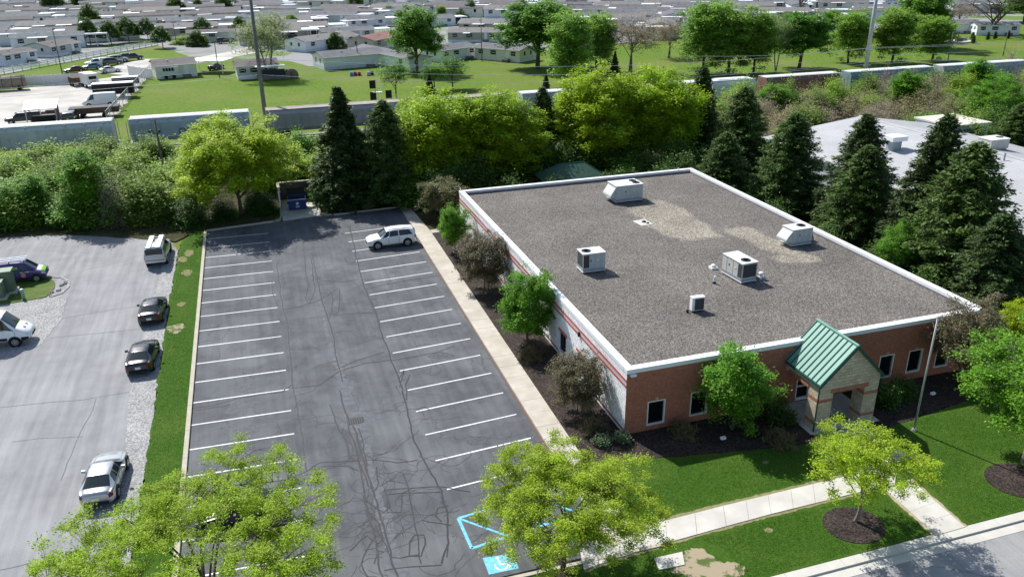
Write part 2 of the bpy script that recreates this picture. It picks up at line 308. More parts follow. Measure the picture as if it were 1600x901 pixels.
rnd = random.Random(7)
def ragged(poly, amp=.12, step=.6, seed=1, closed=True):
    r = random.Random(seed); out = []; k = len(poly)
    for i in range(k if closed else k-1):
        a = Vector(poly[i][:2]); b = Vector(poly[(i+1) % k][:2]); L = (b-a).length; n = max(1, int(L/step)); nn = Vector((-(b-a).y, (b-a).x))/max(L, 1e-6)
        for j in range(n):
            t = j/n; p = a.lerp(b, t) + nn*(r.uniform(-amp, amp) if j else 0); out.append((p.x, p.y))
    return out
def sheet(name, poly, z, m, parent=None, kind='structure', thick=.14, rag=0, step=.6, seed=1):
    poly = [(p[0], p[1]) for p in poly]
    if rag: poly = ragged(poly, rag, step, seed)
    o = MB().prism(poly, z-thick, z, cap=False).build(name, m, parent)
    if parent is None: tag(o, kind=kind)
    return o
def ribbon(pts, w, z, b=None):
    b = b or MB(); P = [Vector((p[0], p[1], 0)) for p in pts]; n = len(b.v); k = len(P)
    for i, p in enumerate(P):
        d = (P[min(i+1, k-1)]-P[max(i-1, 0)]).normalized(); q = Vector((-d.y, d.x, 0)); ww = w[i] if isinstance(w, (list, tuple)) else w
        b.v += [(p.x+q.x*ww/2, p.y+q.y*ww/2, z), (p.x-q.x*ww/2, p.y-q.y*ww/2, z)]
    for i in range(k-1): b.f.append((n+2*i+1, n+2*i+3, n+2*i+2, n+2*i)); b.m.append(0)
    return b
def text_mesh(name, s, size, m, parent, mw, extrude=.004):
    cu = bpy.data.curves.new(name, 'FONT'); cu.body = s; cu.size = size; cu.extrude = extrude; cu.align_x = 'CENTER'; cu.align_y = 'CENTER'
    t = bpy.data.objects.new(name, cu); me = bpy.data.meshes.new_from_object(t); me.materials.clear(); me.materials.append(m)
    bpy.data.objects.remove(t); o = link(bpy.data.objects.new(name, me), parent); o.matrix_local = mw; return o

# ------------------------------------------------------------------ ground, roads and pavements
tag(MB().poly([(-1500,-400,-.10),(1800,-400,-.10),(1800,2600,-.10),(-1500,2600,-.10)]).build('ground', M_FIELD), kind='structure')
LX0, LX1, LY0, LY1 = -14.3, 5.25, -40.45, 17.0
lot = sheet('parking_lot', [(LX0,LY0),(LX1+.5,LY0),(LX1+.5,-30),(6.0,8),(6.1,17.2),(-1.4,16.75),(-3.2,17.2),(-7.0,16.6),(LX0,15.75)], 0.0, M_LOT)
S = 2.743
line_me = None
def stall(x0, y0, x1, y1, nm='stall_line', w=.11):
    r = random.Random(int(x0*100+y0*37)); k = 5
    ribbon([(x0+(x1-x0)*i/k, y0+(y1-y0)*i/k) for i in range(k+1)], [w*r.uniform(.85, 1.1) for _ in range(k+1)], .005).build(nm, M_LINE, lot)
for k in range(-4, 13): stall(-1.05, -k*S-.45, 4.73+(.25 if k < 2 else 0), -k*S)
for k in range(-3, 17): stall(-8.4, 5.11-k*S-.2, -14.24, 5.11-k*S)
# accessible bay, aisle hatching and symbol
def blue(pts, w=.13): ribbon([G(*p) for p in pts], w, .005).build('bay_marking', M_BLUE, lot)
A, B_, Cc, D_ = G(716,809), G(737,856), G(716,809)+Vector((5.9,.75,0)), G(737,856)+Vector((5.9,.75,0))
for a, b in ((A,B_),(A,Cc),(B_,D_)): ribbon([a, b], .16, .005).build('bay_marking', M_BLUE, lot)
for t in (0, .34, .68):
    p = A.lerp(Cc, t); q2 = B_.lerp(D_, min(1, t+.33)); ribbon([p, q2], .13, .0065).build('bay_marking', M_BLUE, lot)
sq = [G(754,871), G(801,864), G(811,887), G(764,897)]
MB().poly([(p.x,p.y,.005) for p in sq][::-1]).build('symbol_field', M_BLUE, lot)
c0 = sum((p for p in sq), Vector())/4
sy = MB()
for a in range(14):
    t0, t1 = math.radians(150+a*17), math.radians(150+(a+1)*17)
    ribbon([(c0.x+.30*math.cos(t0), c0.y-.12+.30*math.sin(t0)), (c0.x+.30*math.cos(t1), c0.y-.12+.30*math.sin(t1))], .09, .009, sy)
ribbon([(c0.x-.05,c0.y+.28),(c0.x-.02,c0.y-.08),(c0.x+.24,c0.y-.08),(c0.x+.36,c0.y-.36)], .09, .0105, sy)
sy.poly([(c0.x-.05+.085*math.cos(t*.7), c0.y+.40+.085*math.sin(t*.7), .009) for t in range(9)])
sy.build('wheelchair_symbol', M_LINE, lot)
# cracks: the traced long ones, then wandering branches between them
def wob(pts, seed, amp=.10, step=.35):
    r = random.Random(seed); out = []; off = 0
    for i in range(len(pts)-1):
        a, b = pts[i], pts[i+1]; L = (b-a).length; n = max(1, int(L/step))
        for j in range(n):
            off = off*.75 + r.uniform(-amp, amp)*.6; d = (b-a).normalized(); out.append(a.lerp(b, j/n)+Vector((-d.y, d.x, 0))*off)
    out.append(pts[-1]); return out
TR = [ # photo pixels
 ([(546,352),(556,402),(568,445),(585,485),(598,525),(610,563),(622,592),(636,640),(648,690),(668,730),(690,765),(700,805),(702,848),(690,880)], .075),
 ([(487,395),(497,440),(507,480),(520,525),(526,562),(536,596)], .06), ([(432,410),(438,455),(447,500),(455,580),(458,610),(469,665),(479,735)], .06),
 ([(516,632),(529,668),(541,690),(546,715)], .06), ([(543,648),(549,680),(560,710),(566,735),(576,760)], .07), ([(560,668),(566,695),(574,740),(585,765),(590,755),(588,728)], .06),
 ([(530,610),(540,645),(556,675),(566,715),(575,745),(585,770),(600,830),(612,880),(622,900)], .08), ([(546,712),(562,722),(570,760),(576,800),(586,840),(592,880),(598,901)], .07),
 ([(480,735),(500,722),(540,720),(590,718),(620,722),(652,718)], .055), ([(445,750),(480,735),(505,728),(545,727),(560,735)], .055),
 ([(600,765),(640,762),(690,760),(720,765),(735,768)], .05), ([(602,772),(650,770),(690,768)], .05), ([(605,778),(605,800),(625,800),(628,770),(640,765)], .05),
 ([(630,740),(640,770),(648,810),(655,850),(658,880)], .05), ([(640,845),(648,835),(662,835),(664,850),(658,868),(640,868),(640,845)], .06),
 ([(585,820),(600,845),(610,870),(625,872),(655,866)], .055), ([(690,815),(680,805),(684,793),(700,790)], .055), ([(705,820),(685,816),(660,812)], .045), ([(600,890),(640,884),(690,882)], .05), ([(585,880),(592,860),(600,862)], .05),
 ([(475,400),(477,425),(482,445),(478,465),(484,474)], .05), ([(486,402),(490,430),(492,455),(484,474)], .05), ([(442,484),(470,478),(497,470),(515,460),(530,450)], .05), ([(515,455),(520,465),(519,490),(512,502)], .05), ([(530,452),(531,470),(528,488),(520,492)], .045),
 ([(522,493),(550,490),(585,488)], .045), ([(425,440),(427,460),(433,480)], .045), ([(432,435),(440,430),(446,440),(444,447)], .045), ([(500,438),(540,440),(560,436)], .04),
 ([(538,403),(545,412),(556,408)], .045), ([(300,637),(330,633),(370,622),(440,612),(457,600)], .05), ([(305,640),(360,632)], .04), ([(520,578),(560,562),(600,550)], .04), ([(458,606),(500,602),(530,580),(570,568),(612,562)], .045),
 ([(700,850),(698,870)], .04), ([(570,452),(600,445),(650,436),(690,430)], .035), ([(612,563),(650,558),(690,548),(710,540)], .035), ([(455,520),(450,505),(433,500)], .04), ([(650,640),(662,635),(672,640)], .04), ([(622,592),(632,578),(629,590),(625,605)], .04),
 ([(636,625),(634,600),(640,585)], .05), ([(588,470),(580,465),(583,478),(590,476)], .04), ([(547,860),(560,845),(575,835),(582,845),(570,862),(565,880),(575,901)], .055), ([(570,780),(585,790),(600,800),(610,790),(600,765)], .05),
 ([(576,800),(590,815),(600,840),(590,850),(578,840)], .055)]
for i, (pp, w) in enumerate(TR): ribbon(wob([G(*p) for p in pp], i, .07), w*1.32, .0085+.0001*i).build('crack_seal', M_CRACK, lot)
rc = random.Random(5)
fine = MB()
for i in range(165):                               # thin unsealed cracks off the long ones
    dense = i > 110; x = (-4.3+rc.gauss(0,.8)) if dense else rc.choice([-8.1, -4.7, -4.7, -4.4, -1.2, 1.5]) + rc.gauss(0, .6); y = rc.uniform(-40,-29) if dense else rc.uniform(-39, 14); a = rc.uniform(0, 6.28); pts = [Vector((x, y, 0))]
    for j in range(rc.randint(4, 14)):
        a += rc.gauss(0, .5); pts.append(pts[-1]+Vector((math.cos(a), math.sin(a), 0))*rc.uniform(.18, .4))
    if all(LX0+.4 < p.x < LX1-.5 and LY0+.4 < p.y < 15 for p in pts): ribbon(pts, rc.uniform(.014, .034) if not dense else rc.uniform(.018,.036), .0045+.00001*i, fine)
tag(fine.build('hairline_crack', M_CRACK, lot), kind='stuff')
dr = G(556,657)
MOIL = mat('oil_stain', (.052,.057,.065), (.085,.092,.103), 5, rough=.7, contrast=(.4,.6))
for i in range(26):
    sx = rc.choice([-11.3+rc.gauss(0,.5), 1.9+rc.gauss(0,.5)]); sy0 = 3.7-S*rc.randint(0,14)+rc.gauss(0,.25); a0 = rc.uniform(.25,.6)
    sheet('oil_stain', [(sx+a0*1.5*math.cos(t*.5236)*rc.uniform(.6,1.1), sy0+a0*math.sin(t*.5236)*rc.uniform(.6,1.1)) for t in range(12)], .0022+.00001*i, MOIL, lot, thick=.002, rag=.05, step=.15, seed=i)
sheet('worn_patch', [(dr.x+1.0*math.cos(t*.52)*(1+.2*math.sin(t*2.3)), dr.y+1.3*math.sin(t*.52)) for t in range(12)], .0035, M_WORN, lot, thick=.003, rag=.12, step=.2)
for i, (x, y0, y1, w) in enumerate([(-4.95,-23,-15,.42),(-4.6,-39.5,-26.6,.35),(-5.1,-13,-4,.14)]):
    sheet('worn_patch', [(x-w,y0),(x+w,y0),(x+w*.6,y1),(x-w*.6,y1)], .0030, M_WORN, lot, thick=.002, rag=w*.5, step=.35, seed=i+3)
gr = MB().box((dr.x, dr.y, .006), (1.0, .75, .008)); gob = gr.build('drain_grate', mat('cast_iron', (.05,.052,.055), (.09,.09,.09), 6), lot)
for i in range(7): MB().box((dr.x-.42+.14*i, dr.y, .0125), (.055, .62, .006)).build('grate_slot', M_BLACK, gob)
# kerbs, each stone its own piece
def kerb_run(name, pts, w=.18, h=.15, seg=3.0, m=M_KERB):
    root = None
    for i in range(len(pts)-1):
        a, b = Vector(pts[i]), Vector(pts[i+1]); L = (b-a).length; n = max(1, round(L/seg))
        for j in range(n):
            p, q = a.lerp(b, j/n), a.lerp(b, (j+1)/n); l = (q-p).length-.015; c = (p+q)/2; an = math.atan2((q-p).y, (q-p).x)
            bb = MB().box((0,0,(h-.12)/2), (l, w, h+.12))
            if root is None: root = bb.build(name, m); root.location = (c.x, c.y, 0); root.rotation_euler = (0,0,an); tag(root, kind='structure'); inv = Matrix.Translation((c.x,c.y,0)) @ Matrix.Rotation(an,4,'Z')
            else:
                o = bb.build('kerb_stone', m, root); o.matrix_local = inv.inverted() @ (Matrix.Translation((c.x,c.y,0)) @ Matrix.Rotation(an,4,'Z'))
    return root
kerb_run('kerb', [(-14.42,-44), (-14.42,15.8)], .26)
kerb_run('kerb', [(-14.3,15.86),(-7.6,16.75)])
kerb_run('kerb', [(-7.5,16.8),(-7.0,17.3),(-6.85,18.4),(-6.8,20.5)], .16, seg=1)
kerb_run('kerb', [(5.4,17.35),(-.9,16.9),(-2.0,17.1),(-2.75,17.9),(-2.8,20.4)], .16, seg=1.2)
kerb_run('kerb', [(-14.2,-40.55),(7.6,-40.95)], .2)
sheet('leaf_litter', [(5.12,-36),(5.30,-36),(5.62,9),(5.46,9)], .006, mat('rust_litter', (.16,.075,.05), (.09,.085,.085), 4, contrast=(.4,.6)), lot, thick=.005, rag=.05, step=.3)
# long walk beside the building
def walk(name, quads, z=.14, m=M_CONC, gap=.012):
    root = None
    for q in quads:
        c = sum((Vector((p[0],p[1],0)) for p in q), Vector())/4
        sh = [(c + (Vector((p[0],p[1],0))-c)*(1-gap)) for p in q]; zz = z + rnd.uniform(-.004, .004)
        b = MB().prism([(p.x,p.y) for p in sh], -.1, zz)
        if root is None: root = tag(b.build(name, m), kind='structure')
        else: b.build('slab', m, root)
    return root
def strip(l, r, n): return [(Vector(l[0]).lerp(Vector(l[1]), i/n), Vector(r[0]).lerp(Vector(r[1]), i/n), Vector(r[0]).lerp(Vector(r[1]), (i+1)/n), Vector(l[0]).lerp(Vector(l[1]), (i+1)/n)) for i in range(n)]
walk('sidewalk', strip(((5.27,-40.3),(5.57,8)), ((6.75,-40.3),(7.15,8)), 31) + strip(((5.57,8),(5.78,17.4)), ((7.15,8),(6.75,17.4)), 6))
walk('path', strip(((7.17,8.3),(9.6,8.5)), ((7.17,7.3),(9.6,7.5)), 2))
fl = [(905,852),(965,834),(1040,813),(1130,790),(1200,773),(1270,756),(1330,742),(1402,724)]; fr = [(912,890),(970,870),(1042,848),(1135,822),(1205,803),(1274,786),(1338,770),(1398,758)]
qs = []
for i in range(len(fl)-1):
    for j in range(2):
        a0, a1 = G(*fl[i],.1).lerp(G(*fl[i+1],.1), j/2), G(*fl[i],.1).lerp(G(*fl[i+1],.1), (j+1)/2); b0, b1 = G(*fr[i],.1).lerp(G(*fr[i+1],.1), j/2), G(*fr[i],.1).lerp(G(*fr[i+1],.1), (j+1)/2)
        qs.append([(p.x,p.y) for p in (a0, b0, b1, a1)])
walk('front_walk', qs, .13, M_CONC2)
e = [G(1384,765,.1), G(1422,748,.1), G(1508,823,.1), G(1463,836,.1)]
walk('street_walk', [[(p.x,p.y) for p in (e[0].lerp(e[3], i/4), e[1].lerp(e[2], i/4), e[1].lerp(e[2], (i+1)/4), e[0].lerp(e[3], (i+1)/4))] for i in range(4)], .125, M_CONC2)
for k_, (ln, sg) in enumerate((([G(*p,.1) for p in fl], 1), ([G(*p,.1) for p in fr], -1), ([e[0],e[3]], -1), ([e[1],e[2]], 1))):
    for i in range(len(ln)-1):
        d = (ln[i+1]-ln[i]); n_ = Vector((-d.y,d.x,0)).normalized()*sg*(.16 if k_ else .22)
        if k_ == 3: n_ = -n_*-1
        sheet('worn_edge', [tuple(ln[i]-n_*.2)[:2], tuple(ln[i+1]-n_*.2)[:2], tuple(ln[i+1]+n_)[:2], tuple(ln[i]+n_)[:2]], .0985+.0004*(i%3)+.001*k_, M_DIRT if k_ > 1 else M_DRY, rag=.05, step=.18, seed=i+k_*9, thick=.03)
e2 = [G(1392,722,.1), G(1448,738,.1)]; walk('door_walk', [[(21.6,-35.3),(e2[0].x-.2,e2[0].y),(e2[0].x+1.5,e2[0].y+.2),(23.8,-35.3)]], .122, M_CONC2)
walk('portico_floor', strip(((20.2,-35.25),(25.0,-35.25)), ((20.2,-31.78),(25.0,-31.78)), 3), .128, M_CONC2)
# street with gutter
kerb_run('street_kerb', [(-60,-44.55),(90,-44.75)], .5, .10, 3.0, M_CONC2)
sheet('gutter', [(-60,-44.80),(90,-45.0),(90,-45.55),(-60,-45.35)], .012, M_CONC2)
sheet('street', [(-60,-45.35),(90,-45.55),(90,-56),(-60,-56)], 0.0, M_ROAD)
# lawns and planting beds
sheet('lawn', [(7.0,-34.1),(10.2,-34.35),(16.4,-35.5),(21,-36.1),(26.6,-35.8),(34.7,-34.6),(60,-34),(60,-44.4),(6.8,-44.35),(6.8,-40.9)], .09, M_GRASS)
sheet('verge', [(-14.2,-40.7),(6.8,-40.95),(6.8,-44.35),(-14.2,-44.3)], .092, M_GRASS)
sheet('mulch_bed', [(6.6,-34.1),(10.2,-34.35),(16.4,-35.5),(21,-36.1),(26.6,-35.8),(34.7,-34.6),(46,-33.5),(46,-31.6),(10.05,-31.6),(10.05,7.4),(6.9,7.4),(6.7,-20)], .10, M_MULCH, rag=.10, step=.5)
sheet('mulch_bed', [(6.9,8.3),(12,8.4),(12,19),(6.8,19)], .10, M_ROUGH, rag=.1)
for (c, rx, ry, s) in ((G(1333,822), 1.5, 1.35, 1), (G(1590,752), 1.7, 1.5, 2), (G(868,893), .9, .8, 3), (Vector((-14.9,-38.4,0)), .9, 1.2, 4)):
    sheet('mulch_ring', [(c.x+rx*math.cos(t*.314), c.y+ry*math.sin(t*.314)) for t in range(20)], .118, M_MULCH, rag=.10, step=.3, seed=s)
def patch(px, rx, ry, m, s, z=.099):
    c = G(*px, .09); sheet('bare_patch', [(c.x+rx*math.cos(t*.4488)*random.Random(s*31+t).uniform(.65,1.1), c.y+ry*math.sin(t*.4488)*random.Random(s*17+t).uniform(.65,1.1)) for t in range(14)], z, m, rag=.10, step=.12, seed=s, thick=.02)
for i, (p, rx, ry, m) in enumerate([((1088,880),1.5,1.0,M_SOIL),((1130,892),1.2,.6,M_SOIL),((1200,828),.25,.2,M_DRY),((1196,722),.22,.16,M_DRY)]): patch(p, rx, ry, m, i+1, .0990+.0012*i)
MB().prism([(p.x,p.y) for p in (G(1022,872,.1),G(1066,862,.1),G(1070,882,.1),G(1030,890,.1))], 0, .14).build('utility_slab', M_CONC2)
tag(bpy.data.objects['utility_slab'], 'small square concrete pad set in the bare soil of the verge', 'concrete pad')
# grass strip between the two lots and the neighbour's yard
sheet('grass_strip', [(-14.5,-44),(-14.5,15.7),(-15.6,16.2),(-16.6,12.8),(-16.75,-3),(-16.65,-12),(-16.5,-23),(-16.4,-44)], .07, M_GRASS, rag=.12, step=.5)
for i, (p, rx, ry, m) in enumerate([((293,425),.55,.9,M_DRY),((285,405),.5,.8,M_DRY),((275,512),.7,1.0,M_SOIL),((283,475),.4,.5,M_DRY),((296,395),.5,1.2,M_DRY)]): patch(p, rx, ry, m, i+20, .078+.0012*i)
sheet('gravel_strip', [(-16.4,-44),(-16.5,-23),(-16.75,-3),(-16.75,11),(-17.9,11),(-18.0,3),(-18.3,-12),(-18.2,-18),(-17.7,-25),(-17.5,-44)], .012, M_GRAVEL, rag=.07, step=.22)
yard = sheet('neighbour_lot', [(-70,-60),(-16.9,-60),(-16.9,11),(-17.4,13.2),(-20.2,15.5),(-26.2,18.7),(-30,20.3),(-34,20.6),(-70,21)], 0.0, M_OLD, rag=.12, step=.7)
for i, (pp, w) in enumerate([([(0,636),(60,630),(130,624),(205,612)],.06),([(95,434),(140,420),(210,405)],.05),([(92,498),(150,488),(220,478)],.05),([(78,528),(150,520),(222,514)],.05),([(0,890),(50,878)],.06),([(150,622),(140,650),(120,690),(95,750)],.05),([(118,400),(116,420)],.03),([(20,690),(60,685),(130,682)],.03)]):
    ribbon(wob([G(*p) for p in pp], 90+i, .06), w, .006+.0004*i).build('crack_seal', mat('faded_sealer', (.11,.11,.115), (.17,.17,.175), 3), yard)
sheet('gravel_bay', [(-45,-10.6),(-27.6,-9.3),(-26,-8.2),(-25.2,-7.3),(-24.6,-3),(-24.9,1.4),(-25.7,2.3),(-29.9,1.85),(-45,1.2)], .015, M_GRAVEL, rag=.1, step=.4)
sheet('grass_island', [(-45,1.2),(-29.9,1.85),(-26.6,2.4),(-26.3,4.2),(-26.6,6.0),(-27.4,7.2),(-45,6.5)], .06, mat('island_grass', (.055,.11,.014), (.09,.15,.02), 3, rough=.9, bump=.8, bscale=20, c3=(.16,.16,.05), scale3=.4, bdist=.06), rag=.1)
kerb_run('island_kerb', [(-27.4,7.3),(-26.2,6.9),(-25.4,5.6),(-25.2,4.2),(-25.5,2.9),(-26.3,2.3)], .2, .06, 1.2, M_ROCK)
for i in range(12):
    t = rnd.random(); p = Vector((-26.2,2.6,0)).lerp(Vector((-25.7,5.6,0)), t)+Vector((rnd.uniform(-.35,.3), rnd.uniform(-.2,.2), .05)); s_ = rnd.uniform(.12,.3)
    b = MB(); b.box((0,0,0), (s_*1.3, s_, s_*.7), rz=rnd.random()*3, top=.6); o = b.build('rock', M_ROCK); o.location = p; tag(o, 'small loose grey stone at the rim of the grass island', 'stone', 'stones rimming the grass island')
sheet('thicket_floor', [(-70,21.2),(-34,20.8),(-26,19),(-17.2,13.6),(-15.5,16.1),(-7.6,17),(-7.2,21),(-2.4,21),(-2.0,17.4),(5.4,17.6),(12,17.6),(12,8.4),(36,8.4),(36.5,-31),(52,-31),(52,52),(-70,52)], .03, M_ROUGH, rag=.25, step=.8)
sheet('dumpster_pad', [(-6.75,17.0),(-2.85,17.2),(-2.85,24.6),(-6.75,24.6)], .04, M_CONC2)
# railway and far ground
sheet('ballast_bed', [(-400,53.6),(500,53.6),(500,60.4),(-400,60.4)], .05, mat('ballast', (.17,.16,.15), (.28,.27,.25), 2, rough=.95, bump=.4))
for y in (56.15, 57.65): tag(MB().box((50, y, .28), (900, .08, .16)).build('rail', mat('rail_steel', (.12,.08,.06), rough=.6, metal=.5)), kind='structure')
P = lambda *a: [(G(*p).x, G(*p).y) for p in a]
sheet('yard_gravel', P((0,206),(130,196),(172,190),(205,150),(235,112),(150,124),(20,140),(-120,150),(-120,215)), -.03, M_YARD, rag=.5, step=2)
sheet('park_ground', [(-500,210),(-62,152),(-33,203),(-22,168),(2,150),(6,138),(60,143),(120,160),(300,150),(700,190),(900,1200),(-700,1200)], -.05, M_PARK)
sheet('park_road', P((150,113),(190,100),(225,92),(300,92),(370,78),(400,70),(480,52),(560,40),(560,48),(490,62),(400,83),(300,100),(235,112),(200,118)), -.02, M_YARD, rag=.2, step=2)

# ------------------------------------------------------------------ the office building
BX0, BX1, BY0, BY1, BH = 9.95, 35.42, -31.74, 6.71, 4.38
off = thing('office_building', 'single storey red brick and white block office with flat gravel roof and green gabled porch', 'building', (BX0, BY0, 0))
T_OFF = Matrix.Translation((-BX0, -BY0, 0))
def op(b, name, m, parent=None, smooth=False):        # a piece given in world coordinates, hung on the building
    me = b.mesh(name, m, smooth); o = bpy.data.objects.new(name, me); COL.objects.link(o)
    if parent is None: o.parent = off; o.matrix_local = T_OFF
    else: o.parent = parent
    return o
def wall(axis, c, a0, a1, z0, z1, t, holes):
    """wall slab with real window openings: axis 'x' runs along x at y=c (thickness into +y), axis 'y' runs along y at x=c (thickness into +x)"""
    b = MB(); us = sorted({a0, a1, *[h[0] for h in holes], *[h[1] for h in holes]}); zs = sorted({z0, z1, *[h[2] for h in holes], *[h[3] for h in holes]})
    for i in range(len(us)-1):
        for j in range(len(zs)-1):
            um, zm = (us[i]+us[i+1])/2, (zs[j]+zs[j+1])/2
            if any(h[0] < um < h[1] and h[2] < zm < h[3] for h in holes): continue
            q = [(us[i],zs[j]),(us[i+1],zs[j]),(us[i+1],zs[j+1]),(us[i],zs[j+1])]
            b.poly([((u_, c, z_) if axis == 'x' else (c, u_, z_)) for u_, z_ in (q if axis == 'x' else q[::-1])])
    for (u0, u1, v0, v1) in holes:
        e = [((u0,v0),(u1,v0)),((u1,v0),(u1,v1)),((u1,v1),(u0,v1)),((u0,v1),(u0,v0))]
        for (p, q) in e:
            if axis == 'x': b.poly([(p[0],c,p[1]),(p[0],c+t,p[1]),(q[0],c+t,q[1]),(q[0],c,q[1])])
            else: b.poly([(c,p[0],p[1]),(c,q[0],q[1]),(c+t,q[0],q[1]),(c+t,p[0],p[1])])
    return b
FW = [(11.36,12.52,.42,2.04),(14.17,15.33,.5,2.12),(17.0,18.16,.5,2.12),(27.6,28.72,.6,2.26),(29.85,30.97,.62,2.26),(32.1,33.22,.62,2.26)]
DOOR = (21.5, 23.6, .13, 2.35)
front = op(wall('x', BY0, BX0, BX1, 0, 4.12, .25, FW+[DOOR]), 'front_wall', M_BRICK)
LW = [(-28.05,-26.85,.62,2.0),(-25.55,-24.4,.62,2.0),(-22.3,-21.15,.62,2.0),(-18.75,-17.6,.62,2.0),(-14.6,-13.4,.62,2.0),(-10.4,-9.2,.62,2.0),(-5.6,-4.4,.62,2.0),(.2,1.4,.62,2.0)]
side = op(wall('y', BX0, BY0, BY1, 0, 4.12, .25, LW), 'side_wall', M_SPLIT)
op(MB().box(((BX0+BX1)/2, BY1-.12, 2.06), (BX1-BX0-.3, .24, 4.11)), 'back_wall', M_BRICK)
op(MB().box((BX1-.12, (BY0+BY1)/2, 2.06), (.24, BY1-BY0-.02, 4.11)), 'east_wall', M_BRICK)
for z0, z1, m, pr in ((3.56,3.71,M_BAND,.02),(3.34,3.56,mat('grey_band', (.50,.46,.44), (.58,.54,.52), 5), .008),(3.19,3.34,M_BAND,.02),(.30,.44,M_BAND,.02)):
    op(MB().box((BX0-pr/2, (BY0+BY1)/2, (z0+z1)/2), (pr, BY1-BY0-.004, z1-z0)), 'brick_band', m)
for (u0,u1,v0,v1) in LW:
    w = op(MB().box((BX0+.14, (u0+u1)/2, (v0+v1)/2), (.02, u1-u0, v1-v0)), 'window', M_GLASS)
    fr_ = MB(); t = .06
    for (yy, zz, sy_, sz_) in (((u0+u1)/2, v0+t/2, u1-u0, t), ((u0+u1)/2, v1-t/2, u1-u0, t), (u0+t/2, (v0+v1)/2, t, v1-v0-2*t), (u1-t/2, (v0+v1)/2, t, v1-v0-2*t)): fr_.box((BX0+.105, yy, zz), (.05, sy_, sz_))
    op(fr_, 'frame', M_BLACK, w); op(MB().box((BX0-.018, (u0+u1)/2, v1+.10), (.05, u1-u0+.35, .2)), 'lintel', M_BAND, w); op(MB().box((BX0-.03, (u0+u1)/2, v0-.06), (.12, u1-u0+.2, .12)), 'sill', M_WHITE, w)
for (u0,u1,v0,v1) in FW:
    w = op(MB().box(((u0+u1)/2, BY0+.12, (v0+v1)/2), (u1-u0, .02, v1-v0)), 'window', M_GLASS); t = .075; fr_ = MB()
    for (xx, zz, sx_, sz_) in (((u0+u1)/2, v0+t/2, u1-u0, t), ((u0+u1)/2, v1-t/2, u1-u0, t), (u0+t/2, (v0+v1)/2, t, v1-v0-2*t), (u1-t/2, (v0+v1)/2, t, v1-v0-2*t)): fr_.box((xx, BY0+.05, zz), (sx_, .12, sz_))
    op(fr_, 'frame', M_FRAME, w); op(MB().box(((u0+u1)/2, BY0-.012, v1+.10), (.16, .05, .2)), 'keystone', M_TANBAND, w)
# white coping lengths and the ballasted roof
def coping(p, q, wd=.46):
    a, b = Vector(p), Vector(q); L = (b-a).length; n = max(1, round(L/3.05)); an = math.atan2((b-a).y, (b-a).x)
    for i in range(n):
        c = a.lerp(b, (i+.5)/n); op(MB().box((c.x, c.y, 4.25), (L/n-.012, wd, .26), rz=an), 'coping', M_WHITE)
        if i: j = a.lerp(b, i/n); op(MB().box((j.x, j.y, 4.25), (.07, wd+.012, .272), rz=an), 'coping_joint', M_WHITE)
coping((BX0-.03,BY0+.19),(BX1+.03,BY0+.19)); coping((BX0-.03,BY1-.19),(BX1+.03,BY1-.19)); coping((BX0+.20,BY0+.43),(BX0+.20,BY1-.43)); coping((BX1-.20,BY0+.43),(BX1-.20,BY1-.43))
rf = op(MB().poly([(BX0+.4,BY0+.4,4.02),(BX1-.4,BY0+.4,4.02),(BX1-.4,BY1-.4,4.02),(BX0+.4,BY1-.4,4.02)]), 'roof', M_ROOF)
para = MB()
for (c, d) in ((((BX0+BX1)/2, BY0+.415, 4.06),(BX1-BX0-.9,.03,.22)),(((BX0+BX1)/2, BY1-.415, 4.06),(BX1-BX0-.9,.03,.22)),((BX0+.425,(BY0+BY1)/2,4.06),(.03,BY1-BY0-.9,.22)),((BX1-.425,(BY0+BY1)/2,4.06),(.03,BY1-BY0-.9,.22))): para.box(c, d)
op(para, 'parapet_lining', mat('grey_membrane', (.16,.16,.17), (.22,.22,.23), 2), rf)
# doors in the porch
for i, (x0, x1) in enumerate(((21.55,22.5),(22.62,23.55))):
    d = op(MB().box(((x0+x1)/2, BY0+.12, 1.24), (x1-x0, .03, 2.2)), 'door', M_GLASS); fr_ = MB(); t = .07
    for (xx, zz, sx_, sz_) in (((x0+x1)/2, .13+.12, x1-x0, .2), ((x0+x1)/2, 2.3, x1-x0, .1), ((x0+x1)/2, 1.15, x1-x0-.14, .09), (x0+t/2, 1.24, t, 2.02), (x1-t/2, 1.24, t, 2.02)): fr_.box((xx, BY0+.06, zz), (sx_, .1, sz_))
    op(fr_, 'frame', M_FRAME, d); op(MB().tube((x1-.14 if i == 0 else x0+.14, BY0-.02, .9),(x1-.14 if i == 0 else x0+.14, BY0-.02, 1.5), .02), 'handle', M_CHROME, d)
# the porch
PX0, PX1, PY, AP, EV = 20.56, 24.66, -35.0, 5.42, 3.36
PXC = (PX0+PX1)/2; sl_ = (AP-EV)/(PXC-PX0)
gb = MB()
def gable_face(y, flip):
    pts = [(PX0,y,2.55),(PX1,y,2.55),(PX1,y,EV-.06),(PXC,y,AP-.06),(PX0,y,EV-.06)]; gb.poly(pts if not flip else pts[::-1])
gable_face(PY, False); gable_face(PY+.4, True); gb.poly([(PX0,PY,2.55),(PX0,PY+.4,2.55),(PX1,PY+.4,2.55),(PX1,PY,2.55)])
for x in (PX0, PX1):
    q = [(x,PY,2.55),(x,PY,EV-.06),(x,BY0,EV-.06),(x,BY0,2.55)]; gb.poly(q if x == PX0 else q[::-1])
    xi = x+.35 if x == PX0 else x-.35; q = [(xi,PY,2.55),(xi,PY,EV-.06),(xi,BY0,EV-.06),(xi,BY0,2.55)]; gb.poly(q[::-1] if x == PX0 else q); gb.poly([(min(x,xi),PY,2.55),(min(x,xi),BY0,2.55),(max(x,xi),BY0,2.55),(max(x,xi),PY,2.55)])
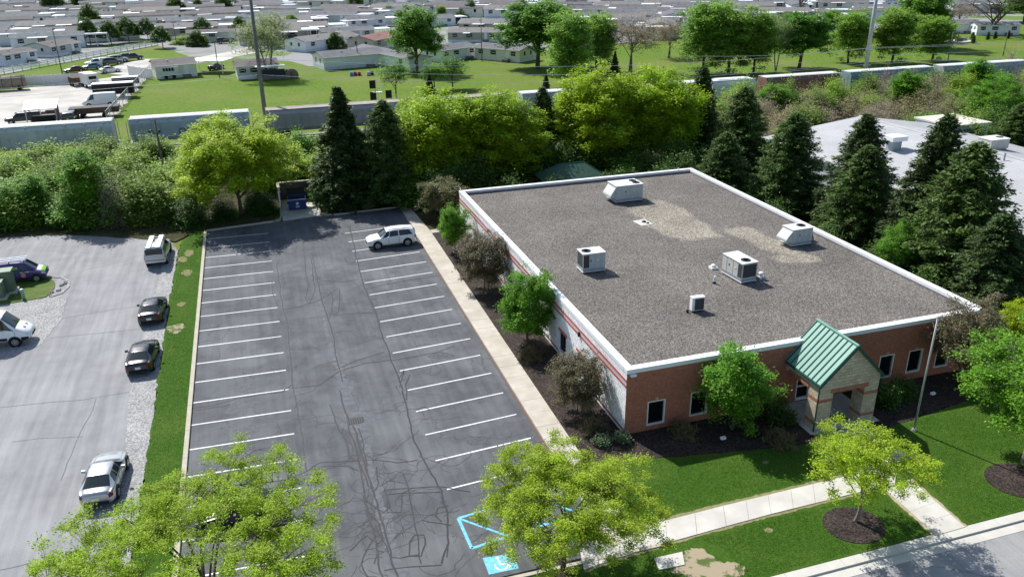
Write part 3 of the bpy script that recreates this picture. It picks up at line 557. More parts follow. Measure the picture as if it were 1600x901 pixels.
gb.poly([(PX0,BY0-.01,EV-.1),(PX1,BY0-.01,EV-.1),(PX1,PY+.1,EV-.1),(PX0,PY+.1,EV-.1)])
op(gb, 'porch_gable', M_TANBLK)
for x in (PX0+.475, PX1-.475):
    pr = op(MB().box((x, PY+.475, 1.335), (.95, .95, 2.43)), 'pier', M_TANBLK)
    for z in (.62, 2.1): op(MB().box((x, PY+.475, z), (.97, .97, .19)), 'brick_band', M_LINTEL, pr)
op(MB().box((PXC, PY-.012, 2.66), (PX1-PX0-1.5, .05, .24)), 'lintel', M_LINTEL); op(MB().box((PX0-.012, (PY+BY0)/2+.3, 2.66), (.05, 1.9, .24)), 'lintel', M_LINTEL)
OV, YF, YB = .10, PY-.16, BY0+.30
def slope(sgn):
    xe = PX0-OV if sgn < 0 else PX1+OV; ze = EV-OV*sl_; b = MB(); t = .09
    A_, B2, C2, D2 = (xe,YF,ze),(PXC,YF,AP),(PXC,YB,AP),(xe,YB,ze)
    up = [A_,D2,C2,B2] if sgn < 0 else [A_,B2,C2,D2]; up = up[::-1]
    b.poly(up); b.poly([(p[0],p[1],p[2]-t) for p in up][::-1])
    for i in range(4): p, q = up[i], up[(i+1) % 4]; b.poly([p,(p[0],p[1],p[2]-t),(q[0],q[1],q[2]-t),q])
    pane = op(b, 'roof_panel', M_GREENROOF)
    n = 9
    for i in range(n+1):
        y = YF+.06+(YB-YF-.12)*i/n; sm = MB(); nx, nz = (-sl_ if sgn < 0 else sl_)/math.hypot(1,sl_), 1/math.hypot(1,sl_)
        p0, p1 = Vector((xe,y,ze)), Vector((PXC,y,AP)); h = Vector((nx,0,nz))*.05; w = Vector((0,.022,0))
        sm.poly([p0-w, p1-w, p1-w+h, p0-w+h]); sm.poly([p0+w, p0+w+h, p1+w+h, p1+w]); sm.poly([p0-w+h, p1-w+h, p1+w+h, p0+w+h]); sm.poly([p0-w, p0-w+h, p0+w+h, p0+w])
        op(sm, 'standing_seam', M_GREENTRIM, pane)
    op(MB().box((xe-.05*(-sgn if False else -sgn)*-1 if False else xe, (YF+YB)/2-.2, ze-.10), (.13, YB-YF-.4, .13)), 'gutter', M_GREENTRIM, pane)
slope(-1); slope(1)
op(MB().tube((PXC,YF-.02,AP+.03),(PXC,YB+.02,AP+.03), .085, n=8), 'ridge_cap', M_GREENROOF)
bk = MB().poly([(PX0-OV,YB,EV-.1),(PXC,YB,AP-.05),(PX1+OV,YB,EV-.1)][::-1]); op(bk, 'back_gable', M_GREENROOF)
for sgn, xe in ((-1, PX0-OV), (1, PX1+OV)):
    fb = MB(); ze = EV-OV*sl_; fb.poly([(xe,YF-.02,ze-.2),(PXC,YF-.02,AP-.2),(PXC,YF-.02,AP+.02),(xe,YF-.02,ze+.02)] if sgn < 0 else [(PXC,YF-.02,AP-.2),(xe,YF-.02,ze-.2),(xe,YF-.02,ze+.02),(PXC,YF-.02,AP+.02)]); fb.poly([(xe,YF+.02,ze-.2),(PXC,YF+.02,AP-.2),(PXC,YF-.02,AP-.2),(xe,YF-.02,ze-.2)]); op(fb, 'fascia', M_GREENTRIM)
op(MB().tube((PX0-.06,PY-.02,.12),(PX0-.06,PY-.02,EV-.1), .05, n=6), 'downpipe', M_GREENTRIM)
op(MB().box((22.9,-34.2,.137),(.9,.6,.012)), 'door_mat', M_BLACK)
# small fittings on the walls and roof edge
op(MB().box((BX0+.35,BY0-.09,4.02),(.34,.2,.12)), 'flood_lamp', M_WHITE); op(MB().box((BX0-.06,-24.7,3.35),(.12,.16,.3)), 'wall_lamp', M_BLACK)
op(MB().tube((BX0+.1,BY1-.1,4.38),(BX0+.1,BY1-.1,4.7), .05), 'roof_antenna', M_WHITE); op(MB().tube((33.7,BY1-.3,4.38),(33.7,BY1-.3,4.6), .06), 'roof_antenna', M_WHITE)

# ------------------------------------------------------------------ things on the roof
RZ = 4.03
def rooftop(label, x, y, L, W, H, rz, body, hood=None, coil=None, fans=(), twofan=False):
    o = thing('rooftop_unit', label, 'air conditioner', (x, y, RZ), rz, 'rooftop air conditioners')
    MB().box((0,0,.05),(L*.96,W*.96,.10)).build('roof_curb', M_BLACK, o)
    sk = MB().box((0,0,.22),(L*.98,W*.98,.26)).build('base_rail', M_CURBM, o); MB().box((0,0,.115),(L*1.03,W*1.03,.035)).build('drip_edge', M_WHITE, sk)
    b = MB().box((0,0,.35+H/2),(L,W,H)).build('cabinet', body, o)
    for i, t in enumerate((-.28,.04,.3)): MB().box((L*t,-W/2-.006,.35+H/2),(.02,.014,H*.94)).build('panel_joint', M_CURBM, b)
    for i, t in enumerate((-.15,.17)): MB().box((L*t,-W/2-.012,.35+H*.55),(.10,.02,.12)).build('access_label', M_PLATE if i else M_BLACK, b)
    MB().box((0,0,.35+H+.025),(L*1.04,W*1.05,.05)).build('top_panel', M_RTUTOP, o)
    if hood:
        s = hood; h = MB(); d = .55; x0 = s*L/2; x1 = s*(L/2+d)
        T = .35+H*.92; Bm = .35+H*.12; pts = [(x0,T),(x1,Bm+.18),(x1,Bm),(x0,Bm)]
        for i in range(4): p, q = pts[i], pts[(i+1) % 4]; h.poly([(p[0],-W*.46,p[1]),(q[0],-W*.46,q[1]),(q[0],W*.46,q[1]),(p[0],W*.46,p[1])])
        h.poly([(p[0],-W*.46,p[1]) for p in pts]); h.poly([(p[0],W*.46,p[1]) for p in pts][::-1]); hd = h.build('intake_hood', body, o)
        f2 = MB(); k = .012
        f2.poly([(x0+s*d*.12,-W*.36,T-(T-Bm-.18)*.12+k),(x0+s*d*.88,-W*.36,T-(T-Bm-.18)*.88+k),(x0+s*d*.88,W*.36,T-(T-Bm-.18)*.88+k),(x0+s*d*.12,W*.36,T-(T-Bm-.18)*.12+k)]); f2.build('hood_panel', M_RTUTOP, hd)
    if coil:
        MB().box((coil*(L/2+.006),0,.35+H*.5),(.014,W*.86,H*.84)).build('coil', M_COIL, o)
        MB().box((coil*(L/2-.26),-W/2-.006,.35+H*.5),(.44,.016,H*.84)).build('coil', M_COIL, o)
    for (fx, fy) in fans:
        f = MB().tube((fx,fy,.35+H+.05),(fx,fy,.35+H+.085), .36, n=18).build('fan_guard', M_COIL, o)
        for a in range(3): MB().tube((fx,fy,.35+H+.088),(fx,fy,.35+H+.092), .09+.1*a, n=14).build('fan_ring', M_BLACK if a != 1 else M_CURBM, f)
    return o
rooftop('long grey rooftop unit with sloped hood and two fans beside the bare roof patch', 24.4, -.35, 2.75, 1.9, 1.25, 0.02, M_RTU, hood=-1, fans=((.9,.35),(.9,-.38)))
rooftop('pale grey rooftop unit with one fan and dark coil panels near the white block wall', 14.3, -16.1, 1.75, 1.25, 1.15, -.02, M_RTU, coil=-1, fans=((-.42,0),))
rooftop('beige rooftop unit with one fan and a dark coil end facing the porch', 23.85, -21.0, 2.35, 1.3, 1.15, -1.50, M_RTU2, coil=1, fans=((.62,0),))
rooftop('green-grey rooftop unit with sloped hood close to the far coping', 32.15, -16.2, 1.9, 1.35, 1.05, .05, M_RTU, hood=-1, fans=((.35,.1),))
o = thing('split_condenser', 'small white upright condenser with dark fan grille standing alone on the roof', 'air conditioner', (18.05,-25.2,RZ), -.05)
MB().box((0,0,.04),(.8,.3,.08)).build('foot', M_BLACK, o); b = MB().box((0,0,.55),(.88,.36,.92)).build('cabinet', M_WHITE, o); MB().box((.08,-.186,.53),(.66,.014,.8)).build('fan_grille', M_COIL, b); MB().box((0,0,1.02),(.92,.40,.04)).build('lid', M_WHITE, o); MB().tube((-.7,-.1,.02),(-.7,-.1,.2), .09).build('pipe_boot', M_BLACK, o)
o = thing('power_exhauster', 'dark round exhaust fan beside the hooded unit at the far coping', 'roof vent', (33.55,-15.9,RZ)); MB().box((0,0,.15),(.6,.6,.3)).build('curb', M_CURBM, o); MB().tube((0,0,.3),(0,0,.62), .36, .26, 14).build('cowl', M_COIL, o)
for (x, y, lab, h) in ((23.0,-18.9,'low white mushroom roof vent beside the beige unit',.22),(25.2,-21.8,'white domed roof vent on a dark curb beyond the beige unit',.42)):
    o = thing('roof_vent', lab, 'roof vent', (x,y,RZ)); MB().box((0,0,.08),(.5,.5,.16)).build('curb', M_CURBM if h > .3 else M_WHITE, o); MB().tube((0,0,.16),(0,0,h), .13, n=10).build('stack', M_WHITE, o); MB().dome((0,0,h), .2, .14).build('cap', M_WHITE, o)
o = thing('vent_pipe', 'short white vent pipe with black boot on the gravel roof', 'pipe', (21.6,-21.44,RZ)); MB().tube((0,0,0),(0,0,.14), .14, .09, 10).build('boot', M_BLACK, o); MB().tube((0,0,.14),(0,0,.55), .07, n=10).build('pipe', M_WHITE, o)
o = thing('roof_drain', 'roof drain in a pale square sump on the bare roof patch', 'roof drain', (22.9,-7.3,RZ)); MB().box((0,0,.008),(1.2,1.5,.012), rz=.1).build('sump', M_CONC2, o); MB().dome((.15,.1,.014), .2, .14).build('strainer', M_BLACK, o); MB().dome((.3,-.35,.014), .14, .1).build('strainer', M_BLACK, o)
# ------------------------------------------------------------------ flagpole, ground lamps, dumpster, pavilion
fp = G(1428,672,.09); o = thing('flagpole', 'bare slim metal flagpole standing on the lawn beside the porch', 'flagpole', fp)
MB().tube((0,0,0),(0,0,.12), .16, .13, 12).build('base_collar', M_STEEL, o); MB().tube((0,0,.1),(0,0,7.3), .065, .04, 10).build('pole', M_STEEL, o, True); MB().tube((-.12,0,7.3),(.16,0,7.34), .05).build('truck', M_WHITE, o); MB().tube((.07,0,.9),(.07,0,7.2), .006, n=4).build('halyard', M_WHITE, o)
for p, lab in (((1129,692),'small white ground floodlight in the mulch before the leafy green tree'),((1456,622),'small white ground floodlight in the mulch behind the flagpole')):
    b = G(*p,.1); o = thing('ground_light', lab, 'lamp', b); MB().tube((0,0,0),(0,0,.3), .03).build('stake', M_BLACK, o); MB().box((0,0,.36),(.3,.16,.14)).build('lamp_head', M_WHITE, o)
# dumpster in its block enclosure
o = thing('dumpster_enclosure', 'dark block screen wall with pale coping around the blue dumpster', 'wall', (-4.8,21,0))
MDB = brick_mat('dark_block', (.10,.095,.09), (.14,.13,.125), (.08,.08,.08), .4, .2, .01)
for (x, y, sx, sy_) in ((0,3.6,4.0,.2),(-1.9,1.6,.2,3.8),(1.9,1.6,.2,3.8)):
    w = MB().box((x,y,1.0),(sx,sy_,2.0)).build('screen_wall', MDB, o); MB().box((x,y,2.045),(sx+.08,sy_+.08,.08)).build('coping', M_KERB, w)
MB().tube((-1.95,-.5,0),(-1.95,-.5,2.2), .07).build('gate_post', M_WHITE, o)
MBLU = mat('dumpster_blue', (.012,.030,.115), (.02,.045,.15), 3, rough=.5)
o = thing('dumpster', 'blue front loading dumpster with open black lid and white star mark', 'dumpster', (-4.95,20.7,.05), -.02)
b = MB(); 
for (c, d) in (((0,-.7,.62),(1.9,.05,1.1)),((0,.75,.72),(1.9,.05,1.3)),((-.93,.02,.66),(.05,1.42,1.2)),((.93,.02,.66),(.05,1.42,1.2)),((0,.02,.12),(1.8,1.4,.06))): b.box(c, d)
b.build('bin', MBLU, o); MB().box((0,.2,.95),(1.8,1.0,.1)).build('refuse', M_BLACK, o)
ld = MB(); ld.poly([(-.95,.78,1.38),(.95,.78,1.38),(.95,1.1,2.0),(-.95,1.1,2.0)]); ld.poly([(-.95,.80,1.37),(-.95,1.12,1.99),(.95,1.12,1.99),(.95,.80,1.37)]); ld.build('lid', M_BLACK, o)
for s_ in (-1, 1): MB().box((s_*1.0,0,.75),(.10,1.0,.2)).build('fork_pocket', MBLU, o)
MB().box((0,-.74,1.17),(1.96,.05,.07)).build('rim', M_STEEL, o)
st = MB().poly([(.22*(1 if k % 2 == 0 else .42)*math.sin(k*math.pi/5), -.732, .74+.22*(1 if k % 2 == 0 else .42)*math.cos(k*math.pi/5)) for k in range(10)][::-1]); st.build('star_mark', M_PLATE, o)
for z in (.44,.34): MB().box((0,-.729,z),(.42,.006,.05)).build('lettering_bar', M_PLATE, o)
pv = Vector((25.5,16.0,-.5)); o = thing('pavilion', 'open pavilion with dark green hipped metal roof under the lime green trees', 'pavilion', pv)
for x in (-3.2,3.2):
    for y in (-1.9,1.9): MB().box((x,y,1.25),(.16,.16,2.5)).build('post', M_POLE, o)
b = MB(); E_ = [(-3.8,-2.5,2.5),(3.8,-2.5,2.5),(3.8,2.5,2.5),(-3.8,2.5,2.5)]; R1, R2 = (-1.4,0,4.1),(1.4,0,4.1)
b.poly([E_[0],E_[1],R2,R1]); b.poly([E_[1],E_[2],R2]); b.poly([E_[2],E_[3],R1,R2]); b.poly([E_[3],E_[0],R1]); b.poly(E_[::-1]); b.build('roof', mat('pavilion_green', (.030,.085,.055), (.05,.115,.075), 2, rough=.6), o)
for (p, q) in ((E_[0],R1),(E_[1],R2),(E_[2],R2),(E_[3],R1),(R1,R2)): MB().tube(p, q, .06).build('hip_cap', M_GREENTRIM, o)
# transformer cabinets and bollard on the grass island
MTG = mat('cabinet_green', (.10,.15,.10), (.14,.19,.13), 3, rough=.6)
for (x, y, w, h, lab) in ((-30.25,4.6,2.0,1.75,'tall green transformer cabinet on the grass island beside the purple van'),(-30.6,3.35,1.7,1.3,'lower green utility cabinet in front of the tall transformer')):
    o = thing('utility_cabinet', lab, 'cabinet', (x,y,.06), .03); MB().box((0,0,.08),(w+.35,1.35,.16)).build('pad', M_CONC, o); MB().box((0,0,.16+h/2),(w,1.0,h)).build('housing', MTG, o); MB().box((0,0,.19+h),(w+.14,1.14,.07)).build('lid', mat('cabinet_lid', (.20,.27,.18), rough=.6), o)
    for i in (-1,1): MB().box((i*w*.24,-.508,.16+h/2),(w*.44,.02,h*.86)).build('door_leaf', MTG, o)
b = G(37,466,.06); o = thing('bollard', 'short pale green post standing on the grass island', 'bollard', b); MB().tube((0,0,0),(0,0,.8), .13, n=12).build('post', mat('bollard_green', (.25,.33,.27), rough=.6), o); MB().dome((0,0,.8), .14, .06).build('cap', M_WHITE, o)

# ------------------------------------------------------------------ vegetation generators
def np_mesh(name, V, Q, m, smooth=False):
    me = bpy.data.meshes.new(name); V = np.asarray(V, np.float32); Q = np.asarray(Q, np.int32)
    me.vertices.add(len(V)); me.vertices.foreach_set('co', V.ravel()); k = Q.shape[1]
    me.loops.add(Q.size); me.loops.foreach_set('vertex_index', Q.ravel()); me.polygons.add(len(Q))
    me.polygons.foreach_set('loop_start', np.arange(0, Q.size, k, dtype=np.int32)); me.polygons.foreach_set('loop_total', np.full(len(Q), k, np.int32))
    if smooth: me.polygons.foreach_set('use_smooth', np.ones(len(Q), bool))
    me.materials.append(m); me.update(calc_edges=True); return me
class Tubes:
    def __init__(s): s.V = []; s.Q = []; s.n = 0
    def add(s, P, R, k=5):
        P = np.asarray(P, float); n = len(P); d = np.gradient(P, axis=0); d /= np.linalg.norm(d, axis=1, keepdims=True)+1e-9
        ref = np.array([.31,.57,.76]) if abs(d[0,2]) < .8 else np.array([1.,.2,0]); a = np.cross(d, ref); a /= np.linalg.norm(a, axis=1, keepdims=True)+1e-9; b = np.cross(d, a)
        t = np.arange(k)*2*np.pi/k; R = np.asarray(R)[:,None,None]
        ring = P[:,None,:] + R*(a[:,None,:]*np.cos(t)[None,:,None]+b[:,None,:]*np.sin(t)[None,:,None]); s.V.append(ring.reshape(-1,3))
        i = np.arange(n-1)[:,None]*k; j = np.arange(k)[None,:]; j2 = (j+1) % k
        s.Q.append((np.stack([i+j, i+j2, i+k+j2, i+k+j], -1).reshape(-1,4))+s.n); s.n += n*k
    def mesh(s, name, m): return np_mesh(name, np.concatenate(s.V), np.concatenate(s.Q), m, True)
def bez(a, b, c, n):
    t = np.linspace(0, 1, n)[:,None]; return (1-t)**2*a + 2*t*(1-t)*b + t*t*c
def leaves(rng, C, size, ratio=.5, up=.5, axis=None, jitter=.35):
    n = len(C); nr = rng.normal(size=(n,3)); nr /= np.linalg.norm(nr, axis=1, keepdims=True); nr[:,2] = np.abs(nr[:,2])+up*1.9; nr /= np.linalg.norm(nr, axis=1, keepdims=True)
    t = rng.normal(size=(n,3)) if axis is None else axis + rng.normal(size=(n,3))*jitter
    t -= nr*np.sum(t*nr, 1, keepdims=True); t /= np.linalg.norm(t, axis=1, keepdims=True)+1e-9; b = np.cross(nr, t)
    s = (size*rng.uniform(.6, 1.35, n))[:,None]; w = s*ratio
    V = np.stack([C-t*s*.5, C+b*w*.5-t*s*.05, C+t*s*.5, C-b*w*.5-t*s*.05], 1).reshape(-1,3); return V, np.arange(4*n).reshape(-1,4)
def crown_dir(rng, n, lo=-.35):
    z = rng.uniform(lo, 1, n); a = rng.uniform(0, 2*np.pi, n); r = np.sqrt(1-z*z); return np.stack([r*np.cos(a), r*np.sin(a), z], 1)
def lump(d, ph):
    return 1 + .13*np.sin(3*np.arctan2(d[:,1],d[:,0])+ph[0]) + .10*np.sin(5*np.arctan2(d[:,1],d[:,0])+ph[1]+4*d[:,2]) + .08*np.sin(6*d[:,2]+ph[2])
def broadleaf(name, seed, H, W, cb, leafm, n1=9, n2=45, n3=300, nl=26000, size=.2, ratio=.55, sig=.4, bark=None, shell=.45, trunk=.16, flat=.6, up=.5, lo=-.35, multi=1, topy=1.0, fork=.35):
    """crown and trunk meshes; H height, W crown width, cb height of the crown's underside"""
    rng = np.random.default_rng(seed); T = Tubes(); rx = W/2; cz = (cb+H)/2 if topy == 1 else cb+(H-cb)*.45; rz = H-cz; ph = rng.uniform(0, 6.28, 3)
    c = np.array([0,0,cz]); E = np.array([rx*.9, rx*.9, rz*.94]); rzlo = max(.2, cz-cb)
    def pts(n, r0, r1):
        d = crown_dir(rng, n, lo); rr = rng.uniform(r0, r1, n)*lump(d, ph); p = d*rr[:,None]*E; p[:,2] = np.where(p[:,2] < 0, p[:,2]*rzlo/(rz*.94), p[:,2]); return p + c
    lim = []; tt = cb + (H-cb)*fork
    for mi in range(multi):
        base = np.array([0,0,-.05]) + (rng.normal(size=3)*[.25,.25,0] if multi > 1 else 0); top = np.array([rng.normal()*.12*rx*.3, rng.normal()*.12*rx*.3, tt]) + (rng.normal(size=3)*[rx*.25,rx*.25,0] if multi > 1 else 0)
        tp = bez(base, base*.5+top*.5+rng.normal(size=3)*[.12,.12,0], top, 7); tr = trunk*(1 if multi == 1 else .55); T.add(tp, np.linspace(tr*1.15, tr*.62, 7), 8); lim.append((tp, tr*.6))
    P1 = pts(n1, .55, .8); L1 = []
    for i, e in enumerate(P1):
        tp, r = lim[i % multi]; k = rng.integers(3, 7); s = tp[min(k, 6)]; mid = s*.45+e*.55+np.array([0,0,.12*np.linalg.norm(e-s)]); q = bez(s, mid, e, 7); T.add(q, np.linspace(r*.75, r*.16, 7), 6); L1.append(q[2:])
    A1 = np.concatenate(L1); P2 = pts(n2, .55, .93); L2 = []
    for e in P2:
        s = A1[np.argmin(np.linalg.norm(A1-e, axis=1)+.25*np.maximum(0, A1[:,2]-e[2]))]; q = bez(s, s*.5+e*.5+rng.normal(size=3)*.08*W*.1+[0,0,.05*W*.2], e, 5); T.add(q, np.linspace(trunk*.22, trunk*.06, 5), 4); L2.append(q[1:])
    A2 = np.concatenate(L2); P3 = pts(n3, shell, 1.03)
    for e in P3:
        s = A2[np.argmin(np.linalg.norm(A2-e, axis=1))]; q = bez(s, s*.5+e*.5+[0,0,.04*W*.15], e, 4); T.add(q, np.linspace(trunk*.075, trunk*.025, 4), 3)
    wgt = rng.uniform(.4, 1.6, n3); idx = rng.choice(n3, nl, p=wgt/wgt.sum()); C = P3[idx] + rng.normal(size=(nl,3))*sig*np.array([1,1,flat])
    V, Q = leaves(rng, C, size, ratio, up); return dict(name=name, trunk=T.mesh('trunk', bark or M_BARK), crown=np_mesh('crown', V, Q, leafm), H=H, W=W)
def conifer(name, seed, H, W, leafm, nb=190, per=75, size=.34, droop=.25, cb=.04, gap=.0, power=.85):
    rng = np.random.default_rng(seed); T = Tubes(); T.add(np.stack([np.zeros(8), np.zeros(8), np.linspace(-.05, H, 8)], 1), np.linspace(.2, .02, 8), 7); C = []; A = []
    for i in range(nb):
        f = (i+rng.random())/nb; f = f**1.15; z = H*(cb+(1-cb)*f); a = i*2.39996+rng.normal()*.3; R = W/2*((1-f)**power)*rng.uniform(.72, 1.12)*(1+.10*math.sin(3*a+seed))+.12
        if rng.random() < gap: continue
        d = np.array([math.cos(a), math.sin(a), 0]); tip = np.array([0,0,z])+d*R+np.array([0,0,-(droop+rng.normal()*.16)*R*(1-f*.9)+.12*R*f]); q = bez(np.array([0,0,z]), np.array([0,0,z+.08*R])+d*R*.5, tip, 5); T.add(q, np.linspace(.035, .008, 5), 3)
        n = max(8, int(per*(.25+R/(W/2)))); t = rng.random(n)**.65; k = np.minimum((t*4).astype(int), 3); u = (t*4-k)[:,None]; base = q[k]*(1-u)+q[k+1]*u
        side = np.cross(d, [0,0,1]); sg = rng.choice([-1,1], n)[:,None]; spread = (R*.30*(1.15-t)*rng.random(n))[:,None]
        pos = base + side*sg*spread + rng.normal(size=(n,3))*.11 + np.array([0,0,1])*(-.16*spread-.05*rng.random((n,1))); C.append(pos); A.append(d*.9+side*sg*.8+np.array([0,0,-.25]))
    C = np.concatenate(C); A = np.concatenate(A); V, Q = leaves(rng, C, size, .34, .35, A, .35)
    return dict(name=name, trunk=T.mesh('trunk', M_BARK), crown=np_mesh('crown', V, Q, leafm), H=H, W=W)
def shrub(name, seed, H, W, leafm, n=5200, size=.17, stems=9, sig=.25, ratio=.55, bark=None, clusters=110, shell=.35, up=.5, twig=.02):
    rng = np.random.default_rng(seed); T = Tubes(); ph = rng.uniform(0, 6.28, 3); d = crown_dir(rng, clusters, -.05); rr = rng.uniform(shell, 1.0, clusters)*lump(d, ph); P = d*rr[:,None]*np.array([W/2, W/2, H*.93])*.95; P[:,2] = np.abs(P[:,2])+.05
    st = []
    for i in range(stems):
        e = P[rng.integers(clusters)]*.75; b = rng.normal(size=3)*[W*.06,W*.06,0]; q = bez(b-[0,0,.05], b*.5+np.array([0,0,e[2]*.6]), e, 6); T.add(q, np.linspace(twig*1.8, twig*.5, 6), 4); st.append(q[1:])
    A = np.concatenate(st)
    for e in P: s = A[np.argmin(np.linalg.norm(A-e, axis=1))]; T.add(bez(s, s*.5+e*.5+[0,0,.05], e, 3), [twig*.5, twig*.35, twig*.15], 3)
    C = P[rng.integers(clusters, size=n)] + rng.normal(size=(n,3))*sig; C[:,2] = np.maximum(C[:,2], .04); V, Q = leaves(rng, C, size, ratio, up)
    return dict(name=name, trunk=T.mesh('stem', bark or M_BARK), crown=np_mesh('foliage', V, Q, leafm), H=H, W=W)
def plant(p, label, cat, loc, H=None, W=None, rz=None, group=None, name=None, tk=None, ck=None, Wy=None):
    sc = (1 if W is None else W/p['W']); sz = (1 if H is None else H/p['H'])
    o = thing(name or p['name'], label, cat, loc, rnd.uniform(0, 6.28) if rz is None else rz, group); o.scale = (sc, sc if Wy is None else Wy/p['W'], sz)
    use_mesh(tk or p['trunk'].name.split('.')[0], p['trunk'], o); use_mesh(ck or p['crown'].name.split('.')[0], p['crown'], o); return o

# ---- foreground trees
loA = broadleaf('locust_tree', 11, 7.6, 15.0, 2.6, L_LOCUST, n1=13, n2=100, n3=700, nl=118000, size=.095, ratio=.6, sig=.185, shell=.42, trunk=.17, flat=.55, lo=-.2, fork=.25)
plant(loA, 'broad feathery locust with open lime green crown over the grass strip and stalls', 'tree', (-12.5,-40.4,.05), rz=.8, H=6.4, W=14.2)
loB = broadleaf('locust_tree', 24, 6.6, 9.4, 1.9, L_LOCUST, n1=11, n2=70, n3=470, nl=96000, size=.092, ratio=.6, sig=.175, shell=.38, trunk=.13, flat=.6, lo=-.25, fork=.25)
plant(loB, 'feathery lime green locust spreading over the blue accessible bay', 'tree', (2.6,-41.0,.05), rz=2.0, H=5.5, W=9.2)
loC = broadleaf('locust_tree', 37, 5.7, 6.6, 1.7, leaf_mat('thin_locust_leaf', [(.195,.285,.014),(.30,.405,.024),(.40,.505,.04)], .52), n1=10, n2=50, n3=290, nl=28000, size=.10, ratio=.6, sig=.15, shell=.38, trunk=.09, flat=.6, lo=-.3, bark=M_BARKG, fork=.2)
plant(loC, 'young thin lime green locust in a mulch ring between front walk and street', 'tree', (17.5,-42.4,.09), rz=.3, H=5.3, W=6.4)
mapR = broadleaf('maple_tree', 41, 8.8, 8.6, 1.3, L_GREEN, n1=11, n2=70, n3=330, nl=42000, size=.17, sig=.26, shell=.5, trunk=.15, bark=M_BARKG, lo=-.5)
plant(mapR, 'large fresh green maple on the lawn past the flagpole', 'tree', (29.5,-41.2,.09), rz=1.1, H=8.2, W=8.2)
def blades(name, label, poly, n, size, m, z, seed, holes=()):
    rng = np.random.default_rng(seed); xs = [p[0] for p in poly]; ys = [p[1] for p in poly]; P_ = np.stack([rng.uniform(min(xs),max(xs),n*2), rng.uniform(min(ys),max(ys),n*2)],1); inside = np.zeros(len(P_), bool); k = len(poly)
    for i in range(k):
        (x1,y1),(x2,y2) = poly[i], poly[(i+1) % k]; c = ((y1 > P_[:,1]) != (y2 > P_[:,1])) & (P_[:,0] < (x2-x1)*(P_[:,1]-y1)/(y2-y1+1e-12)+x1); inside ^= c
    for (hx_, hy_, hr_) in holes: inside &= (P_[:,0]-hx_)**2+(P_[:,1]-hy_)**2 > hr_**2
    P_ = P_[inside][:n]; n = len(P_); s_ = size*rng.uniform(.5,1.3,n)[:,None]; a = rng.uniform(0,6.28,n); t = np.stack([np.cos(a),np.sin(a),0*a],1); lean = rng.normal(size=(n,3))*.5; lean[:,2] = 1.0
    B0 = np.concatenate([P_, np.full((n,1),z)],1); V = np.stack([B0-t*s_*.22, B0+t*s_*.22, B0+t*s_*.1+lean*s_*.75, B0-t*s_*.1+lean*s_*.8],1).reshape(-1,3)
    o = link(bpy.data.objects.new(name, np_mesh(name, V, np.arange(4*n).reshape(-1,4), m))); tag(o, label, 'grass', kind='stuff')
L_GRASS = leaf_mat('grass_blade', [(.048,.120,.012),(.085,.178,.020),(.13,.225,.034)], .45)
blades('lawn_grass', 'short green lawn grass before the office', [(7.2,-34.6),(10.2,-34.5),(16.4,-35.7),(21,-36.3),(26.6,-36),(34.7,-34.8),(36,-44.2),(24,-44.2)]+[tuple(G(*p,.09))[:2] for p in ((1512,815),(1434,745),(1402,716),(1330,735),(1270,749),(1200,766),(1130,783),(1040,806),(990,818))]+[(6.9,-38.6)], 60000, .055, L_GRASS, .085, 1, ((G(1590,752).x,G(1590,752).y,1.75),))
blades('lawn_grass', 'short green grass of the verge between walk and street', [tuple(G(*p,.09))[:2] for p in ((965,880),(1042,856),(1135,830),(1205,811),(1274,793),(1338,777),(1380,772),(1450,832))]+[(4,-44.2),(-13,-44),(-13,-41.3),(4.5,-41.5)], 36000, .055, L_GRASS, .087, 2, ((G(1333,822).x,G(1333,822).y,1.5),(G(1095,880).x,G(1095,880).y,1.5)))
blades('lawn_grass', 'green grass on the strip between the two lots', [(-14.6,-43),(-14.6,15.2),(-15.6,15.4),(-16.4,12),(-16.6,-3),(-16.5,-12),(-16.3,-43)], 24000, .06, L_GRASS, .065, 3)
# ---- trees round the office
ballM = broadleaf('pear_tree', 52, 5.6, 4.3, .55, L_GREEN, n1=10, n2=60, n3=260, nl=30000, size=.15, sig=.21, shell=.5, trunk=.09, lo=-.95)
plant(ballM, 'rounded bright green tree against the middle of the white block wall', 'tree', (8.35,-18.9,.1), 5.8, 4.3)
plant(ballM, 'small rounded bright green tree near the far end of the white block wall', 'tree', (8.1,1.6,.1), 4.6, 3.2)
frT = broadleaf('maple_tree', 63, 5.2, 4.5, .5, L_GREEN, n1=10, n2=50, n3=230, nl=23000, size=.15, sig=.21, shell=.45, trunk=.09, lo=-.9)
plant(frT, 'leafy green tree growing against the brick front wall beside the porch', 'tree', (16.2,-33.2,.1), 5.3, 4.7)
crab = broadleaf('crabapple_tree', 71, 5.4, 4.7, .4, L_CRAB, n1=12, n2=60, n3=300, nl=30000, size=.13, sig=.21, shell=.45, trunk=.09, lo=-.9, multi=2)
crab2 = broadleaf('crabapple_tree', 72, 6.0, 5.2, .8, L_CRAB, n1=12, n2=60, n3=280, nl=26000, size=.13, sig=.21, shell=.45, trunk=.09, lo=-.8, multi=2)
plant(crab, 'bronze leaved crabapple between the two rounded green trees', 'tree', (8.2,-8.4,.1), 5.3, 4.6)
plant(crab, 'compact bronze leaved crabapple nearest the brick corner of the office', 'tree', (8.3,-28.7,.1), 4.3, 3.5)
plant(crab2, 'tall bronze leaved crabapple at the far end of the brick front', 'tree', (32.6,-33.6,.1), 6.2, 5.0)
